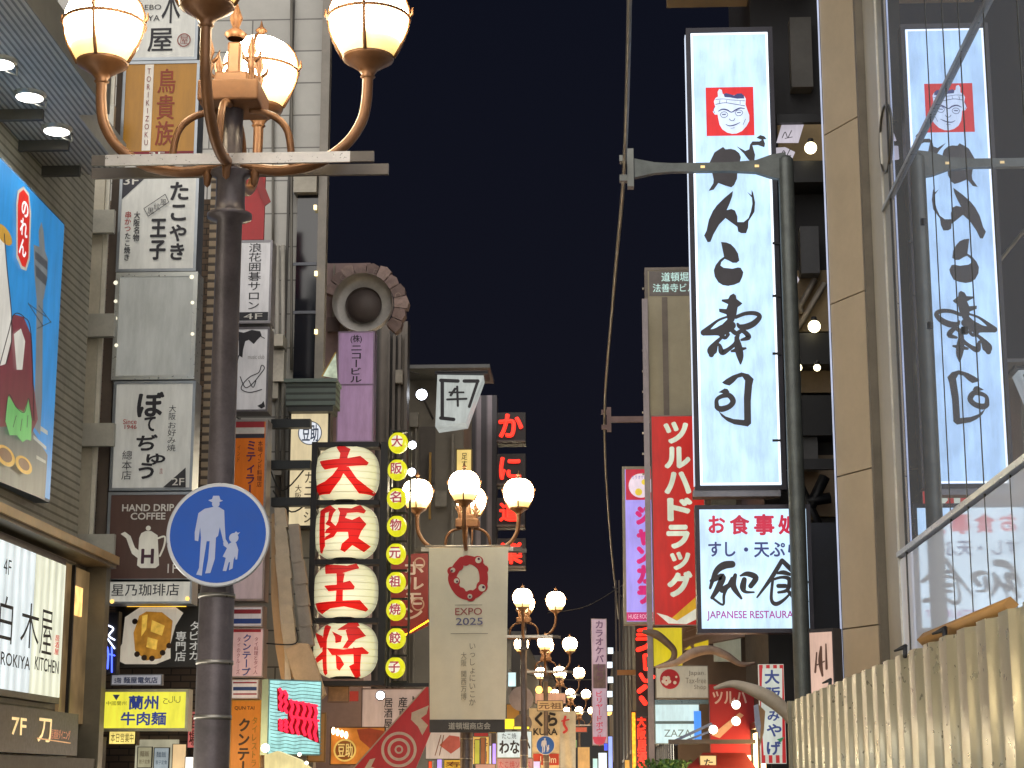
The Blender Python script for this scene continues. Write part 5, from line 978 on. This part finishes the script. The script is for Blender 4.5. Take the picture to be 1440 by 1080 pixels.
S.shapes('emblem_line', E('4a4f9a', .5), [[(214, 104), (228, 96), (256, 104), (280, 112), (300, 100), (326, 98), (342, 112), (344, 130), (300, 132), (254, 124), (220, 122)]], [(spline([(164, 168), (220, 158), (280, 166), (348, 178)], 3), 4), ([(162, 138), (210, 134), (260, 140), (350, 146)], 3), ([(190, 142), (186, 164)], 3), ([(232, 142), (230, 160)], 3), ([(318, 146), (318, 168)], 3), ([(180, 212), (205, 200), (235, 204), (262, 218), (290, 204), (318, 192), (346, 196)], [4, 8, 9, 6, 9, 8, 4]), ([(192, 232), (206, 218), (228, 218), (240, 234), (226, 250), (204, 250), (192, 234)], 3.5), ([(286, 222), (298, 208), (320, 206), (334, 220), (322, 238), (300, 240), (287, 226)], 3.5), ([(206, 234), (226, 232)], 6), ([(300, 222), (320, 220)], 6), ([(250, 262), (260, 272), (276, 272), (284, 260)], 4), ([(226, 296), (250, 306), (284, 300), (318, 284)], [3, 6, 7, 3]), ([(258, 322), (284, 318)], 3), ([(352, 262), (336, 300)], 3), ([(160, 182), (150, 206), (158, 226)], 3)], tr=TA, y=-.016)
ga = [[(118, 552), (155, 475), (185, 455), (210, 440), (225, 455), (258, 452), (285, 458), (312, 480), (322, 505), (312, 552), (300, 600), (298, 640), (280, 680), (262, 695), (225, 685), (180, 668), (150, 710), (118, 718), (148, 670), (150, 645), (140, 600), (150, 560)],
      [(295, 435), (350, 465), (375, 455), (380, 425), (395, 405), (440, 405), (455, 395), (420, 382), (445, 365), (470, 372), (485, 390), (465, 392), (475, 420), (470, 442), (430, 428), (395, 430), (412, 490), (405, 545), (370, 520), (340, 480)]]
nn = [[(272, 718), (268, 750), (250, 800), (232, 840), (262, 832), (285, 842), (300, 880), (300, 915), (340, 915), (370, 890), (385, 850), (395, 800), (392, 760), (362, 725), (390, 745), (390, 712), (400, 730), (412, 790), (408, 850), (370, 910), (368, 950), (355, 985), (325, 985), (305, 975), (300, 945), (225, 890), (185, 930), (150, 990), (130, 1040), (112, 1042), (90, 1000), (105, 970), (120, 900), (145, 845), (170, 810), (215, 765)]]
S.shapes('lettering', LB, ga + nn, tr=TA, y=-.016)
ko = [[(175, 5), (205, 8), (230, 18), (252, 40), (270, 70), (278, 110), (262, 122), (240, 122), (215, 108), (195, 100), (176, 118), (172, 138), (190, 150), (240, 155), (270, 148), (285, 150), (300, 175), (295, 200), (280, 232), (250, 245), (215, 252), (185, 248), (160, 232), (140, 200), (134, 165), (145, 135), (168, 105), (192, 88), (182, 40)]]
ju = [[(245, 295), (258, 305), (262, 325), (295, 350), (285, 360), (268, 372), (262, 410), (250, 445), (235, 470), (200, 482), (180, 470), (210, 440), (205, 412), (165, 398), (163, 380), (205, 382), (215, 355), (178, 338), (180, 328), (215, 325), (225, 305)]]
ts = [[(180, 795), (205, 775), (240, 755), (290, 738), (330, 748), (358, 775), (350, 810), (342, 900), (344, 1025), (325, 1042), (290, 1036), (250, 1030), (210, 1012), (178, 985), (160, 955), (200, 985), (245, 1000), (305, 1005), (303, 880), (310, 785), (295, 762), (270, 768), (245, 795), (222, 812), (195, 805)], [(160, 850), (195, 828), (212, 832), (224, 850), (195, 858)]]
S.shapes('lettering', LB, ko + ju + ts, [([(258, 428), (310, 408), (365, 406), (392, 425), (360, 462), (315, 482), (280, 480), (268, 466)], [20, 22, 24, 26, 34, 36, 26, 14]), ([(212, 425), (160, 445), (115, 480), (78, 515)], [12, 14, 22, 36]), ([(78, 515), (135, 512), (185, 500), (235, 475)], [34, 38, 60, 46]), ([(165, 510), (195, 545), (215, 525)], [40, 20, 20]),
   ([(235, 500), (262, 520), (295, 505), (330, 540), (290, 556)], [26, 26, 24, 30, 14]), ([(182, 540), (150, 570), (125, 615), (120, 640)], [16, 26, 56, 30]), ([(140, 585), (165, 585), (180, 625), (215, 610), (255, 575), (270, 530)], [16, 18, 34, 24, 22, 20]), ([(262, 545), (272, 600), (282, 650), (284, 690)], [26, 44, 38, 10]), ([(235, 620), (270, 612), (312, 604)], [14, 26, 12]),
   ([(152, 935), (150, 895), (175, 875), (218, 868), (242, 900), (222, 930), (180, 945), (158, 940)], [28, 22, 24, 30, 32, 30, 34, 30])], tr=TB, y=-.016)
for y in (343, 417, 498, 620): S.box('clip', (1086, y - 1.5, 1098, y + 1.5), DARK, -.05, -.021)
S.box('mount', (1095, 150, 1170, 162), NB, .3, .4); S.box('mount', (1095, 640, 1180, 655), NB, .3, .4); S.box('foot_rail', (975, 688, 1098, 698), M('7a7a82', .4, .5), .0, .3)
# restaurant sign below
S = Sign('restaurant_sign', 'white lit restaurant sign with red and blue writing behind the steel pole', (979, 710, 1138, 888), Y=25.4)
S.frame('casing', (979, 710, 1142, 890), 6, M('34303a', .4, .3), -.02, .3); S.box('panel', (985, 716, 1136, 884), E('cbe8ff', 1.2, .18, 1.4), -.004, .1); S.box('back', (983, 714, 1138, 886), M('24242a'), .11, .25)
T3 = (975, 700, 5.54)
S.text([('お', (996, 725, 1020, 750)), ('食', (1026, 724, 1054, 752)), ('事', (1060, 723, 1089, 753)), ('処', (1094, 724, 1120, 752))], E('e0204a', .75), bold=.035); S.text([('すし', (996, 762, 1034, 783)), ('天ぷら', (1060, 762, 1124, 784))], E('4450a0', .45), bold=.025); S.shapes('lettering', E('4450a0', .45), [], [], [(1049, 773, 3)])
S.text([('JAPANESE RESTAURANT', (994, 859, 1142 - 9, 873))], E('c050b0', .75), bold=.02)
S.shapes('lettering', LB, [], [([(300, 520), (235, 530), (175, 580), (130, 705)], [55, 60, 45, 22]), ([(140, 650), (225, 615), (200, 690), (145, 780)], [30, 50, 50, 30]), ([(145, 780), (230, 835), (240, 750), (300, 630)], [20, 18, 24, 26]), ([(225, 720), (270, 690)], [50, 40]), ([(325, 605), (310, 690), (372, 785)], [30, 48, 20]), ([(365, 610), (420, 595), (485, 625), (445, 690)], [14, 40, 46, 40]), ([(395, 640), (385, 700), (405, 735), (470, 738)], [40, 50, 26, 14]),
   ([(688, 492), (610, 620), (495, 778)], [34, 34, 14]), ([(690, 492), (770, 570), (880, 660)], [34, 40, 30]), ([(655, 590), (700, 585), (750, 600)], [20, 36, 26]), ([(618, 640), (690, 622), (745, 640), (730, 720), (660, 740)], [20, 24, 36, 30, 20]), ([(660, 690), (715, 690)], 34), ([(615, 650), (605, 790), (640, 830), (700, 800), (760, 740)], [22, 26, 34, 24, 16]), ([(735, 730), (800, 790), (880, 810)], [26, 40, 34])], tr=T3, y=-.012)
# red drugstore stack
YR = 31.0
S = Sign('building_sign', 'tall pale building name board behind the sushi sign', (908, 376, 992, 590), Y=YR + .3).standard(M('a09882', .5, 0, .15), M('7d746e', .5), 4, .3); S.box('name_strip', (913, 381, 990, 416), M('6d6664', .4), -.008, -.0025)
S.text([('道頓堀', (930, 383, 968, 396)), ('法善寺ビル', (918, 399, 978, 411))], E('c8ece4', .9), bold=.01, y=-.01); S.box('seam', (932, 418, 940, 588), M('7a7068'), -.006, -.0025)
m = MB(); l3 = S.root.location
for i in range(10): p = atY(906, 406 + 29 * i, YR + .2) - l3; m.tube([p, p + Vector((-.035, 0, 0))], .02, 6)
m.build('stud', M('b8b2a8', .4, .4), S.root)
S = Sign('drugstore_sign', 'tall red lit drugstore sign with white katakana', (917, 584, 992, 880), Y=YR).standard(E('dc2018', .62, .10, 1.2), M('8d7a78', .4), 1.5, .3)
S.text([('ツ', (933, 593, 968, 624)), ('ル', (934, 628, 971, 659)), ('ハ', (934, 663, 972, 695)), ('ド', (938, 700, 974, 733)), ('ラ', (937, 738, 970, 772)), ('ッ', (942, 776, 971, 802)), ('グ', (938, 803, 974, 840))], E('e8f0d8', .75), bold=.06)
S.shapes('swoosh', E('e8b020', .75), [[(945, 869), (978, 840), (986, 843), (988, 852), (955, 874)]]); S.shapes('swoosh', E('f0ecd8', .75), [[(923, 862), (938, 866), (952, 873), (988, 850), (989, 866), (965, 878), (940, 877)]], y=-.009)
S = Sign('sign_post', 'grey steel post along the left edge of the drugstore signs', (907, 420, 916, 1100), Y=YR - .1, cat='post'); S.box('post', (908, 420, 916, 1110), M('8d8488', .4, .4), 0, .1); S.box('base_plate', (905, 1098, 919, 1112), M('6d6468'), -.05, .15)
S = Sign('vertical_sign', 'violet lit karaoke sign with magenta katakana left of the drugstore sign', (876, 656, 922, 878), Y=33.5).standard(E('b4a4ff', .85, .08, 1.4), M('8d8676', .4, .2), 4, .3)
S.box('header', (880, 660, 920, 703), E('d0183c', .8), -.006, -.0025); S.shapes('header_disc', E('f0dce8', .9), [], [], [(901, 683, 17)], y=-.008); S.shapes('header_dot', E('f0d040', .9), [], [], [(898, 692, 5), (906, 678, 4)], y=-.01)
S.text([('カラオケBOX', (888, 669, 915, 674))], E('8a70d0', .7), y=-.012); S.text([('ジャンカラ', (894, 711, 916, 850), 'v')], E('e01878', .85), bold=.08); S.box('footer', (880, 861, 920, 873), E('e0307a', .8), -.006, -.0025); S.text([('HUGE ROOMS', (884, 864, 918, 870))], E('ffd0e8', 1.), y=-.009)
S = Sign('neon_letter', 'column of red neon katakana below the violet karaoke sign', (893, 880, 918, 1006), Y=36, group=None)
RT = E('ff2a1a', 2.6, .1)
S.shapes('neon_tube', RT, [], [([(898, 887), (914, 884)], 4.5), ([(897, 893), (913, 892)], 4.5), ([(896, 899), (914, 898)], 4.5), ([(897, 914), (908, 910), (914, 904)], 6.0), ([(906, 922), (917, 921)], 4.5), ([(906, 922), (907, 941)], 4.5), ([(917, 921), (916, 941)], 4.5), ([(907, 941), (916, 941)], 4.5), ([(901, 949), (908, 958), (919, 952)], 5.1), ([(899, 972), (907, 966)], 6.8), ([(902, 982), (907, 989)], 6.8)], y=-.05); S.box('backing', (894, 880, 920, 1008), M('2a2022', .6), 0, .1)
S = Sign('lit_sign', 'orange framed vertical led sign with red characters', (888, 1000, 911, 1100), Y=38).standard(M('5a1a10', .5), M('4a3020'), .5, .2); S.box('led_strip', (889, 1002, 894, 1098), E('ffb020', 1.4, .4, 14), -.02, -.005); S.box('led_strip', (895, 1001, 910, 1004), E('ffb020', 1.4, .4, 14), -.02, -.005); S.text([('大阪居酒屋', (896, 1006, 909, 1090), 'v')], E('ff3018', 1.8), bold=.04, y=-.02)
S = Sign('yellow_sign', 'yellow board half covered by a brown draped shape', (918, 882, 960, 938), Y=YR).standard(E('f0d818', .66, .1), M('8d7a50'), 1, .2)
S = Sign('tax_sign', 'pale tax free shop sign with a red cherry blossom disc', (922, 936, 996, 982), Y=YR - .2).standard(E('b8b4a4', .36, .08), M('8d8880'), 1, .2)
S.shapes('blossom_disc', M('c02838', .5), [], [], [(942, 955, 14)]); S.shapes('blossom', M('e8dcd8', .5), [], [], [(937 + 4 * math.cos(R(90 + 72 * i)), 957 + 4 * math.sin(R(90 + 72 * i)), 3) for i in range(5)] + [(949, 960, 2.4), (951, 952, 1.6)], y=-.009); S.text([('Japan.', (968, 943, 992, 951)), ('Tax-free', (964, 953, 993, 961)), ('Shop', (976, 963, 993, 971))], M('8a8478'))
S = Sign('zaza_sign', 'white glowing shop window box with thin grey serif lettering', (921, 990, 984, 1046), Y=YR - .1).standard(E('d4f0f2', .95, .12, 2), M('8aa0a8', .4, .3), 1, .3)
S.text([('ZAZA', (934, 1026, 972, 1036))], M('6d8488')); S.box('bar', (921, 1014, 984, 1018), M('5a7484', .4), -.02, -.003); S.box('blue_strip', (976, 1000, 986, 1044), E('4a9aff', 1.), -.03, -.005); S.box('top_strip', (921, 984, 996, 990), M('6a8490', .3, .5), -.03, .2)
S = Sign('red_board', 'red drugstore board with white katakana over a shop front', (998, 962, 1066, 1062), Y=30.0).standard(M('a01c24', .5, 0, .2), M('7a2a2c'), 1, .15); S.text([('ツルハ', (1002, 972, 1050, 990))], M('d8b8b4'), bold=.03); S.shapes('swoosh', M('c8a088'), [[(1000, 1034), (1040, 1002), (1046, 1006), (1012, 1038)]])
for i, (x, y) in enumerate(((1035, 991), (1035, 1014), (1003, 1026))):
    S = Sign('spot_lamp', ('upper bright white spot lamp before the red board', 'lower bright white spot lamp before the red board', 'small white spot lamp left of the red board')[i], (x - 6, y - 6, x + 6, y + 6), Y=28.5, cat='lamp', group='white spot lamps before the red board'); MB().lathe([(0, -.12), (.05, -.12), (.075, .0), (.06, .0), (0, 0)], n=14, axis='y').build('housing', M('c8c8c8', .4), S.root); MB().disc(0, 0, .06, -.01, 18).build('lens', E('fff6e8', 16), S.root)
# building behind the right signs
Rc = building('drugstore_building', 'brownish building carrying the red drugstore signs on the right', 1.35, 9, 33, 44, 10.5, M('6d5f58', .7, 0, .3, 1.2), 1, SHOPCOOL)
subY(Rc, 'window', M('8a8a84', .3), (1000, 690, 1035, 712), 32.9, .1); subY(Rc, 'window', M('5a5050', .3), (1050, 690, 1096, 712), 32.9, .1); subY(Rc, 'pale_window', E('a8aa98', .35, .2, 5), (1004, 895, 1042, 930), 32.85, .1); subY(Rc, 'doorway', M('2a2022', .6), (1064, 888, 1100, 965), 32.85, .1); subY(Rc, 'pier', M('8a7a60', .6), (1058, 888, 1063, 965), 32.8, .15); subY(Rc, 'tan_band', M('8d7468', .6), (950, 866, 1060, 892), 32.75, .2)
Rd = building('pole_building', 'dark building front with many vertical pipes right of the karaoke strip', .95, 9, 46, 62, 8.5, M('2e2a2a', .7), 1, SHOPWARM)
for x in (866, 871, 877, 882, 887): subY(Rd, 'pipe', M('5c5450', .5, .3), (x, 810 + (x % 5) * 6, x + 2.4, 1100), 45.8, .08)
subY(Rd, 'signal_arm', M('a8703a', .5), (868, 942, 898, 949), 45.5, .15)
# brown draped sculpture, eave, canopy
DB = M('6a5a50', .6, 0, .35, 6, .2)
sculpture('curved_sculpture', 'thin dark brown curved sculpture crossing the yellow sign', [(903, 888), (922, 892), (938, 904), (948, 916), (944, 930), (925, 938)], 30.2, [.03, .07, .06, .05, .05, .03], DB, False)
sculpture('curved_sculpture', 'grey brown wavy sculpture draped over the tax free sign', [(922, 938), (950, 932), (975, 918), (1000, 914), (1022, 922), (1042, 934), (1062, 932)], 29.6, [.02, .05, .08, .07, .06, .04, .02], M('a08c82', .6, 0, .35, 6, .2), False)
S = Sign('eave_board', 'brownish sloping eave boards under the restaurant sign', (945, 866, 1062, 915), Y=31.6, cat='eave'); S.shapes('board', M('a08a80', .55, 0, .2, 3), [[(948, 914), (966, 884), (1000, 868), (1062, 866), (1062, 892), (1000, 904)]], th=.3); S.shapes('batten', M('c0aaa0', .5), [], [([(962, 900), (1000, 889), (1058, 884)], 3), ([(966, 888), (1004, 876), (1050, 872)], 2)]); S.shapes('yellow_strip', E('f0d020', .6), [[(962, 914), (970, 908), (974, 913)], [(976, 906), (996, 900), (996, 908), (976, 914)]], y=-.02)
sculpture('curved_canopy', 'pale grey arched canopy limb beside the striped souvenir banner', [(1004, 968), (1030, 962), (1058, 970), (1082, 982), (1104, 1000), (1112, 1016)], 24.6, [.02, .05, .08, .1, .09, .05], M('b4a898', .55, 0, .25, 3, .1), False, cat='canopy')
S = Sign('curved_shield', 'slim tan curved panel with painted pale blue sheen left of the souvenir banner', (1060, 988, 1076, 1052), Y=25.0, cat='panel'); S.shapes('blue_sheen', M('a4aecc', .3), [[(1060, 992), (1066, 990), (1070, 1020), (1068, 1040), (1062, 1020)]], th=.03); S.shapes('tan_panel', M('b08a60', .5), [[(1066, 990), (1076, 1000), (1074, 1030), (1068, 1052), (1070, 1020)]], th=.03)  # blue-white sheen painted as a pale piece beside the tan
S = Sign('souvenir_banner', 'red and white striped souvenir banner with blue brush characters', (1068, 934, 1104, 1074), Y=25.6, cat='banner'); S.box('panel', (1068, 934, 1104, 1074), E('e8e4d4', .62, .1), 0, .05)
for i, x in enumerate((1072, 1082, 1092, 1101)): S.box('stripe', (x - 2.8, 935, x + 2.4, 1073), E('d8242c', .6, .1), -.006, -.001)
S.shapes('text_patch', E('e6ece0', .66), [[(1072, 940), (1100, 940), (1100, 1062), (1074, 1062), (1070, 1000)]], y=-.008); S.text([('大', (1075, 942, 1096, 962)), ('阪', (1077, 966, 1098, 984)), ('み', (1079, 1000, 1096, 1014)), ('や', (1078, 1018, 1099, 1036)), ('げ', (1078, 1042, 1098, 1062))], E('3a4a8c', .4), bold=.035, y=-.012); S.shapes('leaf_mark', E('2a8a5a', .4), [[(1078, 992), (1092, 986), (1086, 996)], [(1092, 1040), (1103, 1036), (1098, 1044)]], y=-.014)
S = Sign('pink_sign', 'pale pink lit sign with brown brush writing beside the stone pillar', (1140, 888, 1172, 985), Y=22.5, yaw=-38); S.box('casing', (1138, 884, 1173, 985), M('3a3638', .4), .006, .2); S.box('panel', (1140, 889, 1171, 985), E('f0c8b4', .78, .1, 2), -.003, .006); S.shapes('lettering', M('6a4a40'), [], [([(1155, 910), (1154, 930), (1157, 950)], [3, 6, 3]), ([(1149, 918), (1147, 945)], [2, 3]), ([(1162, 906), (1163, 940)], [2, 3.5]), ([(1150, 935), (1160, 930)], 2)])
S = Sign('awning', 'dark red awning over the shop front at the lower right', (955, 1045, 1062, 1090), Y=29.2, cat='awning'); m = MB(); F_ = S.px([(958, 1085), (1062, 1085), (1050, 1058), (990, 1058)]); m.add([(p[0], y, p[1]) for p, y in zip(F_, (-.6, -.6, .3, .3))], [(0, 1, 2, 3)]); m.build('cloth', M('8c1c18', .7, 0, .2, 4), S.root).modifiers.new('t', 'SOLIDIFY').thickness = .03; S.box('rail', (940, 1040, 1062, 1046), M('5a5450', .4, .4), -.1, .1)
S.shapes('strut', M('7a88a8', .4, .4), [], [([(942, 1045), (1000, 1018)], 4), ([(950, 1047), (1000, 1028)], 3)], y=.05)
S = Sign('paper_lantern', 'warm lit lantern box with a dark character under the red awning', (984, 1062, 1008, 1100), Y=28.9, cat='lantern').standard(E('ffd890', 1.0, .2), M('5a4430'), 1, .25); S.text([('たこ', (990, 1067, 1003, 1092), 'v')], INK, bold=.02)
# hedge: green ground-level shrub beside the post
rng = random.Random(11); pb = atY(938, 1075, 30.6); sh = empty('green_shrub', (pb.x, 30.4, 0), 'dark green shrub below the glowing white shop box', 'plant'); m = MB()
for i in range(2200):
    c = Vector((rng.gauss(0, .2), rng.gauss(0, .16), 1.95 * rng.random() ** .8)); a = Vector((rng.uniform(-1, 1), rng.uniform(-1, 1), rng.uniform(-.6, 1))).normalized() * .05; b = a.cross(Vector((rng.uniform(-1, 1), rng.uniform(-1, 1), rng.uniform(-1, 1)))).normalized() * .03
    m.add([c - a, c + b, c + a, c - b], [(0, 1, 2, 3)])
m.build('foliage', M('44703a', .6, 0, .5, 20), sh); MB().tube([(0, 0, 0), (0, 0, 1.6)], [.04, .02], 7).build('stem', M('4a3a2a'), sh)
print('objects', len(bpy.data.objects))
